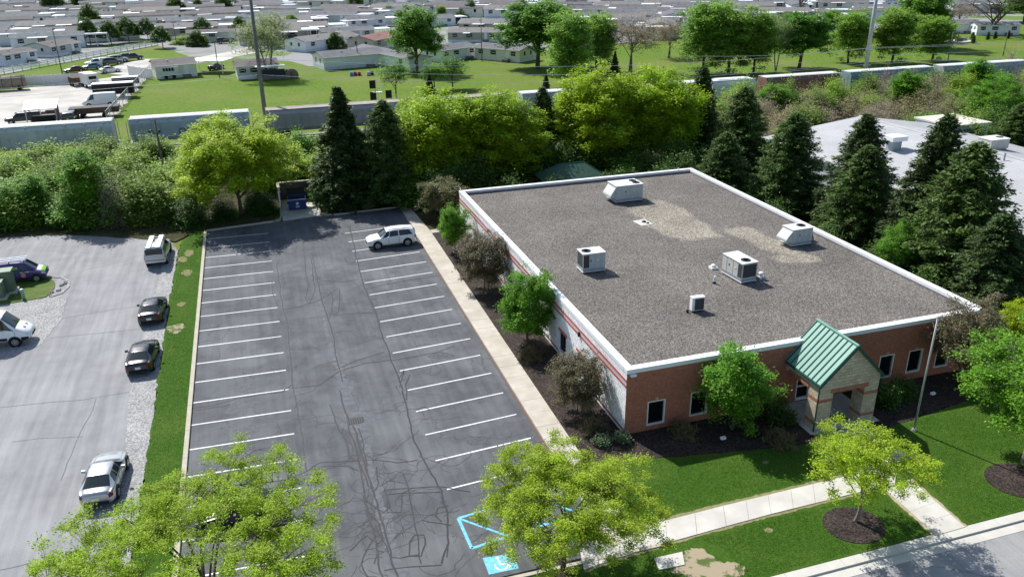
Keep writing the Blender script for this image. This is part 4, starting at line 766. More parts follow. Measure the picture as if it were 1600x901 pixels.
ol = broadleaf('crabapple_tree', 75, 4.5, 5.0, .5, leaf_mat('olive_leaf', [(.10,.105,.045),(.155,.165,.068),(.24,.235,.12)], .38), n1=10, n2=50, n3=230, nl=22000, size=.15, sig=.25, shell=.45, trunk=.09, lo=-.9, multi=3)
plant(ol, 'olive brown bushy crabapple where the long walk meets the back corner', 'tree', (9.2,11.2,.1), 4.5, 5.0)
tuft = shrub('ornamental_grass', 81, .7, 1.3, L_DRY, n=1500, size=.34, ratio=.09, sig=.12, clusters=60, up=-.2)
bush = shrub('boxwood_shrub', 82, 1.2, 1.7, L_DEEP, n=3600, size=.10, sig=.14, clusters=90)
lil = shrub('leafy_perennial', 83, .6, .9, leaf_mat('perennial_leaf', [(.07,.12,.05),(.11,.17,.08),(.16,.22,.12)], .3), n=900, size=.13, sig=.1, clusters=40)
for p, lab in (((925,672),'brown dry shrub clump under the compact crabapple'),((833,560),'dry ornamental grass clump below the rounded wall tree'),((1070,680),'dry grass clump against the brick beneath the second window')):
    b = G(*p,.1); plant(tuft, lab, 'shrub', b, .8, 1.6)
for p, lab in (((972,688),'pale green perennial at the brick corner of the office'),((940,693),'pale green perennial in the mulch beside the compact crabapple')): plant(lil, lab, 'plant', G(*p,.1), .6, 1.0)
for p, W_, H_, lab in (((1215,655),2.2,1.5,'dark rounded boxwood before the brick wall next to the door'),((1222,692),1.9,.7,'low tan ornamental grass along the front bed near the porch'),((1290,692),1.2,.7,'low green shrub at the foot of the porch pier'),((1380,630),2.2,1.7,'dark boxwood on the flagpole side of the porch'),((1408,618),1.9,1.4,'dark boxwood below the window next to the porch')):
    plant(tuft if 'tan' in lab else bush, lab, 'shrub', G(*p,.1), H_, W_)
# ---- dense belt behind the lots
lime = broadleaf('maple_tree', 91, 11.6, 13.0, .1, L_LIME, n1=14, n2=90, n3=560, nl=84000, size=.32, sig=.48, shell=.5, trunk=.2, lo=-.85, up=.8)
lime2 = broadleaf('maple_tree', 92, 12.5, 12.0, .1, L_LIME, n1=14, n2=90, n3=560, nl=80000, size=.32, sig=.48, shell=.5, trunk=.2, lo=-.85, up=.8)
lime3 = broadleaf('maple_tree', 93, 10.4, 13.8, 1.2, leaf_mat('yellow_maple_leaf', [(.190,.265,.012),(.305,.405,.018),(.42,.52,.030)], .5), n1=15, n2=90, n3=470, nl=64000, size=.28, sig=.42, shell=.5, trunk=.2, lo=-.6, fork=.25, up=.8)
plant(lime3, 'wide lime yellow maple with visible limbs shading the back stalls by the dumpster', 'tree', (-10.9,20.6,0), 10.3, 13.6)
plant(lime, 'massive lime green maple behind the office next to the two spruces', 'tree', (11.6,23.0,0), 11.8, 12.6)
plant(lime2, 'tall lime green maple rising behind the green pavilion', 'tree', (18.6,22.4,0), 10.8, 11.5)
plant(lime2, 'tall lime green maple, second from the pavilion along the belt', 'tree', (31.6,24.2,0), 12.4, 12.6)
plant(lime, 'domed lime green maple beside the conifers at the back of the office', 'tree', (39.8,24.5,0), 12.6, 12.8)
sprA = conifer('spruce_tree', 101, 12.6, 7.2, L_SPRUCE, nb=340, per=140, size=.38, droop=.28, power=.95, cb=.02)
sprB = conifer('spruce_tree', 102, 12.0, 7.0, L_SPRUCE, nb=420, per=120, size=.31, droop=.10, power=.66)
sprC = conifer('spruce_tree', 103, 12.0, 7.4, L_PINE, nb=460, per=120, size=.30, droop=.0, power=.6)
for p, loc, H_, W_, lab in ((sprA,(.6,21.4),12.6,8.4,'shaggy dark spruce with drooping boughs behind the back stalls'),(sprC,(5.0,19.6),11.2,7.0,'dense dark pine filling the gap beside the shaggy spruce'),(sprB,(25.3,25.5),10.5,5.6,'narrow dark spruce in the gap between the two pairs of lime maples'),(sprB,(46.5,24.5),12.0,6.0,'narrow dark spruce at the end of the lime maples'),
    (sprC,(47.6,16.4),10.6,7.2,'rounded dark conifer in front of the white hopper car'),(sprC,(44.0,1.6),10.4,7.6,'broad dark spruce overlooking the far roof corner'),(sprB,(45.8,-6.5),11.6,7.6,'dark spruce in front of the metal roof duct'),
    (sprC,(43.6,-9.8),9.6,6.6,'lower light tipped spruce leaning on the spruce before the duct'),(sprB,(46.0,-15.5),13.2,7.6,'tallest dark spruce beside the office east wall'),(sprC,(43.8,-21.0),12.2,8.6,'broad light tipped spruce opposite the office east wall'),
    (sprB,(41.5,-26.5),8.5,6.5,'dark conifer near the far brick corner of the office'),(sprA,(47.5,-27.5),10.0,7.5,'drooping dark spruce beyond the brick corner of the office'),(sprC,(39.0,6.0),8.0,6.0,'low dark conifer at the back corner of the flat roof')):
    plant(p, lab, 'tree', (*loc, 0), H_, W_*1.22)
sh1 = shrub('thicket_shrub', 111, 4.6, 5.2, L_SHRUB, n=11000, size=.26, sig=.38, clusters=190, stems=12, twig=.05)
sh2 = shrub('thicket_shrub', 112, 4.2, 4.8, L_MID, n=11000, size=.25, sig=.36, clusters=170, stems=12, twig=.05)
sh3 = shrub('thicket_shrub', 113, 4.4, 4.6, leaf_mat('yellow_shrub_leaf', [(.14,.23,.02),(.215,.33,.035),(.30,.42,.06)], .46), n=9500, size=.22, sig=.36, clusters=170, stems=12, twig=.05)
sh4 = shrub('dark_shrub', 114, 4.0, 4.6, L_DEEP, n=8500, size=.23, sig=.3, clusters=170, stems=12, twig=.05)
br1 = shrub('budding_shrub', 115, 4.8, 4.8, L_TAN, n=6000, size=.15, sig=.3, clusters=300, stems=18, bark=M_BARKG, twig=.05, shell=.2)
br2 = shrub('budding_shrub', 116, 5.2, 4.4, L_PALE, n=6500, size=.16, sig=.32, clusters=280, stems=16, bark=M_BARKG, twig=.05, shell=.2)
colT = broadleaf('poplar_tree', 121, 8.6, 4.0, .5, L_GREEN, n1=9, n2=50, n3=190, nl=13000, size=.24, sig=.32, shell=.4, trunk=.12, lo=-.9)
KINDS = {id(sh1):'grey green shrub', id(sh2):'mid green shrub', id(sh3):'yellow green shrub', id(sh4):'dark green shrub', id(br1):'twiggy tan budding shrub', id(br2):'pale budding shrub'}
REG = {'W':'in the thicket beside the neighbour lot', 'M':'between the dumpster and the railway', 'B':'at the foot of the trees round the office', 'E':'in the thicket between the metal roof and the railway'}
def scat(p, x, y, H_, W_, reg='B'):
    size_ = 'tall ' if H_ > 4.6 else 'low ' if H_ < 3.4 else ''; l = size_+KINDS[id(p)]+' '+REG[reg]; plant(p, l, 'shrub', (x, y, 0), H_, W_, group=l+' group')
rs = random.Random(3)
for i in range(84):                                                # thicket beside the neighbour's lot
    x = -47+ (i*37 % 84)/84*33 + rs.uniform(-.6,.6); ymin = 22.6 if x < -26 else 22.6-(x+26)*.30; y = ymin + (i % 5)*5.6 + rs.uniform(0,3.2)
    if y > 50: continue
    near = y < ymin+5; p = rs.choice([sh2,sh4,sh1,sh1,sh3] if near else [sh1,sh3,sh3,sh3,sh1]); scat(p, x, y, rs.uniform(3.4,5.0) if not near else rs.uniform(3.2,5.2), rs.uniform(5.0,7.2), 'W')
for (px, py, H_, W_, lab) in ((145,350,8.4,4.6,'upright fresh green poplar rising out of the thicket by the neighbour lot'),(62,345,5.4,3.2,'small upright green sapling in the thicket by the neighbour lot')): plant(colT, lab, 'tree', G(px,py), H_, W_)
plant(br1, 'bare grey twiggy bush beside the upright poplar', 'shrub', G(182,352), 6.4, 4.2)
for i in range(16): scat(rs.choice([sh1,sh4,sh3,sh2]), -9+i*1.05+rs.uniform(-.5,.5), rs.uniform(25,42), rs.uniform(3.5,5.4), rs.uniform(4.5,6), 'M')
for (x, y, H_, W_) in ((-9.2,22.0,2.6,3.6),(-12.6,19.6,2.2,3.4),(-16.0,18.6,3.0,4.2),(8.5,20.0,3.4,4.2),(13.5,17.4,3.6,4.8),(17.5,13.6,3.4,4.6),(20.5,11.4,2.4,3.6),(30.6,12.4,3.2,4.6),(34.5,11.0,3.8,5.2),(37.8,12.5,4.4,5.2),(41.0,9.5,4.2,5.0),(40.2,2.4,3.6,4.4),(38.9,-3.6,3.4,4.0),(39.2,-11.2,3.0,3.8),(39.4,-17.4,3.4,4.2),(38.8,-23.4,3.4,4.2),(38.4,-29.2,3.4,4.2),(44.5,-31.0,4.2,5.4),(50.0,-30.0,5.0,5.6),(50.2,-22.0,4.6,5.4),(15.5,19.8,4.0,5.0),(27.5,20.5,4.4,5.4),(34.5,20.8,4.4,5.4)): scat(sh4, x, y, H_, W_)
for i in range(26): scat(rs.choice([sh4,sh4,sh2,sh4]), 7.5+i*1.35+rs.uniform(-.6,.6), rs.choice([15.5,17.5,19.5])+rs.uniform(-1,1) if i < 9 or i > 16 else rs.uniform(19.6,21.5), rs.uniform(3.2,5.0), rs.uniform(4.6,6.0))
for (x, y, H_, W_) in ((22.4,13.0,3.0,3.8),(28.8,12.8,3.0,4.0),(25.4,12.4,2.0,3.0)): scat(sh4, x, y, H_, W_)
plant(sh2, 'rounded glossy green bush beside the dumpster enclosure', 'shrub', (-1.5,21.2,.03), 3.3, 3.4); plant(sh4, 'dark ivy covered bush on the gate side of the dumpster enclosure', 'shrub', (-8.5,20.3,.03), 2.2, 3.4)
plant(mapR, 'bright green sapling at the foot of the broad light tipped spruce', 'tree', (41.0,-18.2,0), 5.4, 4.6); plant(br2, 'pale flowering bush in front of the ribbed metal roof', 'shrub', (46.8,-24.0,0), 6.6, 5.0)
plant(lime3, 'lime green young tree behind the large maple on the lawn', 'tree', (39.4,-31.8,0), 4.2, 4.0)
for i in range(120):                                                # thicket beyond the metal roof
    x = 50 + (i*1.55 % 118) + rs.uniform(-1,1); y = rs.uniform(24,51) if x < 84 else rs.uniform(20, 52)
    p = rs.choice([br1,br2,br1,sh1,sh3,sh2,br2,br1,br1,sh1]); scat(p, x, y, rs.uniform(3.4,5.6), rs.uniform(5.0,7.6), 'E')
for i in range(24): scat(rs.choice([br1,br2,br1,sh3,sh1]), 66+i*4.4+rs.uniform(-1.5,1.5), rs.uniform(45,51.5), rs.uniform(5.0,6.8), rs.uniform(4.5,6.5), 'E')
for i in range(10): scat(rs.choice([sh1,sh2,sh4]), 80+i*3.2, rs.uniform(12,22), rs.uniform(4,5.5), rs.uniform(5,7), 'E')
for (px, py, z, H_, W_, p, lab) in ((1548,205,0,8.0,9.5,mapR,'large fresh green tree beyond the sign building'),(1580,262,0,8,9,sprC,'dark broad evergreen behind the sign building'),(1412,178,0,7.4,6.0,colT,'fresh green tree standing out of the thicket before the teal car'),(1205,185,0,5.6,5.2,colT,'fresh green bush tree before the rust red hopper car'),(1570,130,0,7.5,5.0,br1,'tall bare tree at the end of the railway thicket'),(1520,150,0,7.0,5.4,colT,'green tree beside the tall bare tree of the thicket')):
    b = G(px,py); plant(p, lab, 'tree', (b.x,b.y,0), H_, W_)

# ---- field and park trees
fa = broadleaf('ash_tree', 131, 14, 10.5, 1.8, L_MID, n1=12, n2=60, n3=320, nl=30000, size=.42, sig=.5, shell=.45, trunk=.28, lo=-.6)
fb = broadleaf('ash_tree', 132, 14, 8.5, 1.4, leaf_mat('light_ash_leaf', [(.115,.215,.030),(.185,.315,.048),(.27,.41,.075)], .5), n1=12, n2=60, n3=320, nl=28000, size=.40, sig=.55, shell=.3, trunk=.22, lo=-.95)
fc = broadleaf('cottonwood_tree', 133, 13, 10.5, 2.5, leaf_mat('grey_green_leaf', [(.12,.18,.05),(.20,.27,.09),(.29,.35,.15)], .45), n1=13, n2=60, n3=210, nl=6500, size=.32, sig=.55, shell=.35, trunk=.35, lo=-.5, multi=2, bark=M_BARKG)
fd = broadleaf('budding_tree', 134, 12, 11, 2.0, L_TAN, n1=14, n2=80, n3=330, nl=7000, size=.28, sig=.5, shell=.3, trunk=.25, lo=-.6, multi=2, bark=M_BARKG)
fe = broadleaf('bare_tree', 135, 14, 11, 3.0, L_PALE, n1=14, n2=80, n3=260, nl=900, size=.2, sig=.5, shell=.3, trunk=.38, lo=-.4, multi=2)
fs = broadleaf('field_sapling', 136, 6.4, 3.6, 1.0, L_MID, n1=8, n2=36, n3=120, nl=3600, size=.2, sig=.3, shell=.3, trunk=.07, lo=-.6)
for p, bp, top, x0, x1, lab in ((fc,(418,122),22,405,478,'sparse grey green cottonwood beside the home with the screened porch'),(fc,(428,72),18,400,462,'yellow green cottonwood behind the sparse one'),(fa,(652,113),10,617,688,'big green ash standing alone at the edge of the homes'),(fa,(840,106),-30,780,888,'huge dark ash shading the field edge'),(fb,(890,135),12,852,918,'full green ash next to the huge dark one'),
    (fb,(932,112),15,905,962,'slim green ash behind the budding tree'),(fd,(985,112),18,935,1030,'tan budding tree at the field edge'),(fd,(1045,90),25,1020,1080,'smaller tan budding tree by the pale homes'),(fb,(1099,116),-5,1050,1120,'wide light green ash at the field edge'),(fb,(1138,116),0,1085,1160,'light green ash with bare lower trunk at the field edge'),(fb,(1177,114),12,1150,1208,'narrow light green ash with a straight trunk'),(fc,(1213,112),20,1190,1235,'thin forked tree with grey trunk'),
    (fa,(1248,108),18,1222,1302,'round green ash with low dark boughs'),(fb,(1325,98),12,1300,1352,'loose green tree beside the steel pole'),(fb,(1393,98),8,1372,1428,'light tree with thin leaning trunk'),(fb,(1456,95),22,1438,1486,'bushy green tree next to the patio'),(fa,(1433,75),-25,1400,1470,'tall dark tree behind the bushy one by the patio'),(fe,(1532,54),-30,1490,1580,'leafless tree with a forked trunk among the arborvitae'),
    (fs,(620,155),86,592,640,'thin leaning sapling close to the railway'),(fs,(680,142),92,660,705,'airy young tree in the field, first of two'),(fs,(708,138),82,688,733,'airy young tree in the field with fuller crown'),(fe,(1255,30),-20,1240,1300,'bare tree far among the homes'),(fd,(1500,40),5,1470,1530,'brown budding tree near the leafless tree'),(fa,(1600,35),-10,1575,1630,'dark green tree at the end of the arborvitae row')):
    b = G(*bp); H_ = height_at(b, top) if top > -20 else 15; W_ = 1.12*(x1-x0)/px_per_m(b, H_/2); plant(p, lab, 'tree', (b.x,b.y,-.1), H_, W_)
for (px, py, H_, W_, lab) in ((672,150,4.5,2.6,'small dark spruce rising beside the railway near the field saplings'),(853,170,6.0,3.4,'small dark spruce before the pale grey hopper'),(960,118,5,3,'small spruce under the tan budding tree')): b = G(px,py); plant(sprA, lab, 'tree', (b.x,b.y,0), H_, W_)
top1 = shrub('clipped_tree', 141, 3.0, 3.4, L_TOPIARY, n=7000, size=.22, sig=.13, clusters=420, shell=.8, twig=.06)
TOP = [(142,70,30,26,0),(174,69,26,26,0),(202,66,28,28,0),(232,64,26,26,0),(255,75,25,26,0),(310,72,20,30,1),(320,60,24,24,0),(376,58,24,23,0),(143,44,28,28,1),(85,20,28,30,1),(125,16,22,22,1),(202,8,20,20,1),(276,26,26,28,1),(311,22,22,14,1),(350,20,22,26,1),(373,12,22,24,1),(525,76,22,26,1),(556,22,24,22,0),(736,26,22,20,1),(720,36,16,28,1),(1372,0,18,30,1),(432,2,14,16,1),(40,-2,20,24,1),(500,-4,16,18,1)]
for i, (px, py, hpx, wpx, low) in enumerate(TOP):
    b = G(px,py); k = px_per_m(b); H_ = hpx/k*1.15; W_ = wpx/k
    o = thing('clipped_tree', 'clipped dome shaped evergreen standing low to the ground among the homes' if low else 'small round headed tree on a short trunk by the white rail fence and homes', 'tree', (b.x,b.y,-.05), rnd.random()*6, 'clipped domes among the homes' if low else 'round headed trees among the homes')
    if low: use_mesh('stem', top1['trunk'], o).scale = (W_/3.4, W_/3.4, H_/3); use_mesh('crown', top1['crown'], o).scale = (W_/3.4, W_/3.4, H_/3)
    else:
        MB().tube((0,0,0),(0,0,H_*.5), .14, .1, 7).build('trunk', M_BARK, o); c = use_mesh('crown', top1['crown'], o, (0,0,H_*.28)); c.scale = (W_/3.4, W_/3.4, H_*.8/3)
for i, (px, py) in enumerate([(900,5),(1010,18),(1230,14),(1160,8),(1300,42),(1345,50),(1500,14),(1570,8),(690,32),(770,8),(455,48),(610,30),(860,18),(1085,4),(1420,10),(245,38)]):
    b = G(px,py); plant(fs if i % 2 else fb, 'airy young tree standing in a yard between the homes' if i % 2 else 'full light green tree standing in a yard between the homes', 'tree', (b.x,b.y,-.1), rs.uniform(4.5,8), rs.uniform(4,6.5), group='airy young trees between the homes' if i % 2 else 'light green trees between the homes')
arb = conifer('arborvitae', 151, 2.6, 1.0, L_SPRUCE, nb=90, per=30, size=.2, droop=-.3, power=.45)
for (px, py) in ((1289,17),(1296,17),(1301,17),(1307,17),(1313,17),(1519,62),(1543,62),(1554,61),(1575,60),(1520,68)): plant(arb, 'dark columnar arborvitae in a short row by a pale home', 'shrub', G(px,py), 3.0 if px < 1400 else 2.0, 1.4 if px < 1400 else 1.0, group='columnar arborvitae rows by the homes')
for (px, py, H_, W_, lab) in ((40,98,3.2,2.8,'thin yellow green shrub against the pale shed'),(290,68,2.6,9,'overgrown grassy hedge beside the round headed trees'),(1335,70,1.2,1.0,'low shrub at the corner of a home')): plant(sh3, lab, 'shrub', G(px,py), H_, W_)

# ------------------------------------------------------------------ vehicles
class Shell:
    """body surface: stations (x, half width, underside, belt, roof half width, top)"""
    def __init__(s, st): s.st = sorted(st); s.X = [q[0] for q in s.st]
    def at(s, x, v):
        w, zb, zl, wr, zt = [float(np.interp(x, s.X, [q[i] for q in s.st])) for i in range(1, 6)]
        K = [(w*.86,zb),(w*.985,zb+.10),(w,zb+(zl-zb)*.55),(w*.975,zl),(wr,zt-.055),(wr*.82,zt-.008),(0,zt+.015)]
        v = min(max(v, 0), 5.9999); i = int(v); t = v-i; return Vector((x, K[i][0]*(1-t)+K[i+1][0]*t, K[i][1]*(1-t)+K[i+1][1]*t))
    def body(s):
        b = MB(); xs = sorted({*s.X, *[s.X[0]+(s.X[-1]-s.X[0])*i/26 for i in range(27)]}); vs = [0,.5,.95,1.3,2,2.6,2.95,3.05,3.5,3.95,4.1,4.6,5,5.5,6]
        n = 2*len(vs)-1
        for x in xs:
            L = [s.at(x, v) for v in vs]; b.v += [tuple(p) for p in L] + [(p.x,-p.y,p.z) for p in L[-2::-1]]
        for i in range(len(xs)-1):
            for j in range(n-1): a = i*n+j; b.f.append((a, a+1, a+n+1, a+n)); b.m.append(0)
            b.f.append((i*n+n-1, i*n, (i+1)*n, (i+1)*n+n-1)); b.m.append(0)
        b.f.append(tuple(range(n-1,-1,-1))); b.m.append(0); k = (len(xs)-1)*n; b.f.append(tuple(range(k, k+n))); b.m.append(0); return b
    def patch(s, xb0, xb1, xt0, xt1, v0, v1, side=1, off=.010, n=7, k=5, full=False):
        b = MB(); R = []
        cols = n if not full else 2*n-1
        for j in range(k):
            t = j/(k-1); row = []
            if not full:
                v = v0+(v1-v0)*t
                for i in range(n): x = (xb0*(1-t)+xt0*t)*(1-i/(n-1))+(xb1*(1-t)+xt1*t)*(i/(n-1)); row.append(s.off(x, v, side, off))
            else:
                x = xb0*(1-t)+xb1*t; L = [s.off(x, v0+(v1-v0)*i/(n-1), 1, off) for i in range(n)]; row = L + [Vector((p.x,-p.y,p.z)) for p in L[-2::-1]]
            R.append(row)
        for row in R: b.v += [tuple(p) for p in row]
        for j in range(k-1):
            for i in range(cols-1): a = j*cols+i; q = (a, a+1, a+cols+1, a+cols); b.f.append(q); b.m.append(0)
        return b
    def off(s, x, v, side, off):
        p = s.at(x, v); e = .02; dx = s.at(x+e, v)-s.at(x-e, v); dv = s.at(x, min(v+.05,5.999))-s.at(x, max(v-.05,0)); nn = dv.cross(dx); nn.normalize()
        if nn.y < 0 or (nn.y < .05 and nn.z < 0): nn = -nn
        p = p+nn*off; return Vector((p.x, p.y*side, p.z))
def paint(name, c, rough=.28, metal=0.0, coat=.6): return mat(name, c, rough=rough, metal=metal, spec=.5, coat=coat)
SED = [(-2.34,.62,.38,.82,.52,.90),(-2.2,.82,.27,.97,.66,1.02),(-1.9,.89,.22,1.0,.72,1.08),(-1.1,.91,.2,.97,.57,1.40),(-.5,.92,.2,.95,.60,1.45),(.1,.92,.2,.94,.58,1.41),(.95,.91,.2,.90,.76,.97),(1.6,.89,.22,.80,.76,.86),(2.15,.82,.26,.66,.68,.73),(2.34,.60,.36,.58,.48,.64)]
SUV = [(-2.42,.66,.5,.95,.55,1.1),(-2.36,.86,.36,1.12,.62,1.50),(-2.15,.95,.32,1.14,.68,1.72),(-1.2,.97,.3,1.13,.72,1.79),(-.2,.97,.3,1.12,.72,1.79),(.45,.97,.3,1.10,.68,1.72),(1.2,.96,.3,1.08,.80,1.16),(1.9,.93,.34,1.0,.78,1.08),(2.3,.82,.40,.86,.66,.96),(2.42,.64,.5,.78,.5,.86)]
VAN = [(-2.9,.86,.55,1.1,.78,2.3),(-2.8,.99,.42,1.3,.86,2.42),(-1,.1*10,.4,1.3,.88,2.46),(.7,1.0,.4,1.3,.86,2.44),(1.15,1.0,.4,1.28,.80,2.30),(1.95,.99,.4,1.2,.82,1.42),(2.45,.95,.42,1.08,.78,1.22),(2.75,.84,.48,.88,.66,1.02),(2.85,.66,.55,.78,.5,.9)]
MVN = [(-2.15,.80,.46,1.0,.66,1.75),(-2.08,.90,.36,1.12,.74,1.84),(-1,.92,.34,1.12,.76,1.88),(.3,.92,.34,1.1,.72,1.84),(.65,.92,.34,1.08,.70,1.76),(1.4,.91,.34,1.02,.74,1.12),(1.9,.86,.38,.90,.70,.98),(2.15,.72,.44,.76,.56,.84)]
PUP = [(-2.7,.86,.55,1.08,.76,1.10),(-2.66,.94,.5,1.15,.80,1.78),(-2.5,.96,.48,1.16,.78,1.88),(-.75,.96,.46,1.16,.78,1.90),(-.68,.95,.46,1.16,.74,1.62),(-.6,.95,.46,1.16,.74,1.62),(-.52,.96,.46,1.14,.70,1.80),(.5,.96,.46,1.13,.70,1.82),(.75,.96,.46,1.12,.68,1.74),(1.4,.95,.46,1.12,.80,1.22),(2.3,.92,.5,1.05,.80,1.12),(2.6,.86,.55,.95,.7,1.0),(2.68,.74,.62,.9,.6,.94)]
def vehicle(name, label, st, pm, loc, rz, glass, wheels=(-1.4,1.4), wr=.33, rim=None, ws=None, rw=None, group=None, dark_trim=True, scale=.96, detail=True, cat='car', roofm=None):
    o = thing(name, label, cat, loc, rz, group); o.scale = (scale,)*3; s = Shell(st); bd = s.body().build('body', pm, o, True); w = max(q[1] for q in st); x0, x1 = s.X[0], s.X[-1]
    if ws: s.patch(ws[0], ws[1], ws[0], ws[1], 4.15, 5.999, off=.012, full=True).build('windscreen', M_AUTOGL, o, True)
    if rw: s.patch(rw[0], rw[1], rw[0], rw[1], 4.15, 5.999, off=.012, full=True).build('rear_window', M_AUTOGL, o, True)
    for g in glass:
        for sd in (1, -1): s.patch(*g, 3.12, 3.93, sd).build('side_window', M_AUTOGL, o, True)
    for x in wheels:
        for sd in (1, -1):
            MB().tube((x, sd*(w-.28), wr+.03), (x, sd*(w+.006), wr+.03), wr+.085, n=18).build('wheel_arch', M_BLACK, o)
            t = MB().tube((x, sd*(w-.24), wr), (x, sd*(w+.014), wr), wr, n=18).build('wheel', M_TYRE, o); r = MB().tube((x, sd*(w+.0), wr), (x, sd*(w+.022), wr), wr*.66, n=14).build('rim', rim or M_RIM, t)
            if detail:
                for a in range(5): c, sn = math.cos(a*1.2566), math.sin(a*1.2566); MB().tube((x+c*wr*.40, sd*(w+.018), wr+sn*wr*.40), (x+c*wr*.40, sd*(w+.026), wr+sn*wr*.40), wr*.13, n=6).build('rim_gap', M_BLACK, t)
    for sd in (1, -1):
        s.patch(x1-.36, x1-.03, x1-.30, x1-.04, 2.35, 3.3, sd, .012, 4, 3).build('headlight', M_LAMP, o, True); s.patch(x0+.02, x0+.22, x0+.03, x0+.2, 2.1, 3.05, sd, .012, 4, 3).build('tail_light', M_RED, o, True)
        mx_ = (ws[1] if ws else 1)-.1; p = s.at(mx_, 3.0); mr_ = MB().box((mx_, sd*(w+.10), p.z+.06), (.12,.2,.15)).build('mirror', pm if dark_trim else M_BLACK, o)
        if detail:
            if dark_trim: s.patch(wheels[0]+.42, wheels[1]-.42, wheels[0]+.42, wheels[1]-.42, .3, 1.15, sd, .008, 6, 3).build('sill_trim', M_BLACK, o, True)
            for gx in sorted({g[0] for g in glass} | {glass[-1][1]} if glass else []): s.patch(gx-.01, gx+.01, gx-.01, gx+.01, 1.2, 3.0, sd, .006, 2, 5).build('door_seam', M_BLACK, o)
    zf, zr = s.at(x1, 2).z, s.at(x0, 2).z
    MB().box((x1+.012, 0, zf-.02), (.03, .8*st[-1][1]*1.7, .16)).build('grille', M_BLACK, o); MB().box((x0-.015, 0, zr+.06), (.03, .36, .17)).build('number_plate', M_PLATE, o)
    MB().box((x0-.02, 0, s.at(x0,.8).z-.03), (.10, 1.25, .12)).build('rear_bumper', M_BLACK, o)
    if roofm: s.patch(roofm[0], roofm[1], roofm[0], roofm[1], 4.6, 5.999, off=.014, full=True).build('roof_panel', roofm[2], o, True)
    return o
W_P, K_P = paint('white_paint', (.84,.85,.86)), paint('black_paint', (.010,.010,.012))
sv = vehicle('parked_suv', 'white sport utility vehicle parked nose out in a stall beside the long walk', SUV, W_P, (2.75,5.55,0), math.pi+.02, [(.35,1.05,.20,.52),(-.62,.28,-.62,.14),(-2.05,-.72,-1.75,-.72)], (-1.48,1.46), .39, ws=(1.17,.50), rw=(-2.36,-2.2), scale=.97)
for sd in (1,-1): MB().box((-.8, sd*.66, 1.83),(2.3,.05,.05)).build('roof_rail', M_BLACK, sv)
vehicle('parked_car', 'black sedan parked on the gravel edge behind the ladder rack pickup', SED, K_P, (-17.75,-4.4,.012), math.pi/2-.03, [(.0,.72,.02,.20),(-.62,-.06,-.62,-.06),(-1.42,-.70,-1.12,-.70)], ws=(.92,.13), rw=(-1.84,-1.14), group='black cars on the gravel strip')
vehicle('parked_car', 'black sedan parked on the gravel edge nearer the silver sedan', SED, paint('black_paint_two', (.014,.014,.017)), (-17.75,-12.6,.012), math.pi/2-.04, [(.0,.72,.02,.20),(-.62,-.06,-.62,-.06),(-1.42,-.70,-1.12,-.70)], ws=(.92,.13), rw=(-1.84,-1.14), group='black cars on the gravel strip')
vehicle('parked_car', 'silver sedan parked half on the gravel strip beneath the broad locust', SED, paint('silver_paint', (.46,.47,.49), .25, .5), (-18.35,-27.1,.012), math.pi/2-.06, [(.0,.72,.02,.20),(-.62,-.06,-.62,-.06),(-1.42,-.70,-1.12,-.70)], ws=(.92,.13), rw=(-1.84,-1.14))
vehicle('parked_car', 'dark blue sedan hidden in a stall under the broad locust', SED, paint('navy_paint', (.012,.016,.028)), (-11.6,-32.4,0), math.pi-.03, [(.0,.72,.02,.20),(-.62,-.06,-.62,-.06),(-1.42,-.70,-1.12,-.70)], ws=(.92,.13), rw=(-1.84,-1.14))
pk = vehicle('pickup_truck', 'silver pickup with a white bed cap and ladder rack parked by the thicket', PUP, paint('pickup_silver', (.50,.52,.54), .28, .35), (-18.3,9.2,.012), math.pi/2-.03, [(.55,1.15,.45,.72),(-.45,.48,-.45,.40),(-2.4,-.9,-2.35,-.9)], (-1.7,1.75), .40, ws=(1.36,.80), rw=(-2.69,-2.64), cat='pickup truck')
for sd in (-1, 1): MB().box((-1.0, sd*.42, 2.02),(3.6,.42,.07)).build('rack_board', M_WHITE, pk)
for x in (-2.4,-1.0,.5): MB().box((x,0,1.955),(.06,1.5,.06)).build('rack_bar', M_STEEL, pk)
MB().box((-1.65,0,1.925),(1.7,1.36,.02)).build('cap_roof', M_WHITE, pk); MB().box((-2.79,0,.62),(.1,1.8,.16)).build('step_bumper', M_CHROME, pk); MB().box((-2.735,0,.93),(.03,1.3,.3)).build('tailgate', MATS['pickup_silver'], pk)
wv = vehicle('cargo_van', 'white high roof cargo van with black lower trim on the gravel bay', VAN, W_P, (-28.55,-6.05,.015), -.02, [(.72,1.86,.72,1.25)], (-1.75,1.75), .36, ws=(1.93,1.18), scale=.98, cat='van')
for y in (-.3,.3): MB().box((2.35,y,1.265),(.28,.12,.03)).build('hood_vent', M_BLACK, wv)
for sd in (1,-1): Shell(VAN).patch(-1.3,1.3,-1.3,1.3,1.2,1.7,sd,.014,6,3).build('rub_strip', M_BLACK, wv); Shell(VAN).patch(2.2,2.8,2.2,2.8,.3,1.7,sd,.013,5,3).build('bumper_corner', M_BLACK, wv)
MP = paint('purple_wrap', (.050,.022,.165)); ML = mat('lime_vinyl', (.22,.52,.08), rough=.35)
pv_ = vehicle('cargo_van', 'purple wrapped compact van with lime green bonnet and white ladder rack', MVN, MP, (-29.35,7.25,.01), .03, [(.3,1.2,.3,.68)], (-1.25,1.35), .33, ws=(1.38,.66), scale=.98, cat='van')
Shell(MVN).patch(1.48,1.80,1.48,1.80,4.2,5.999,off=.013,full=True).build('bonnet_panel', mat('white_vinyl', (.66,.68,.62), rough=.35), pv_, True); Shell(MVN).patch(1.8,2.08,1.8,2.08,4.0,5.999,off=.014,full=True).build('bonnet_edge', ML, pv_, True)
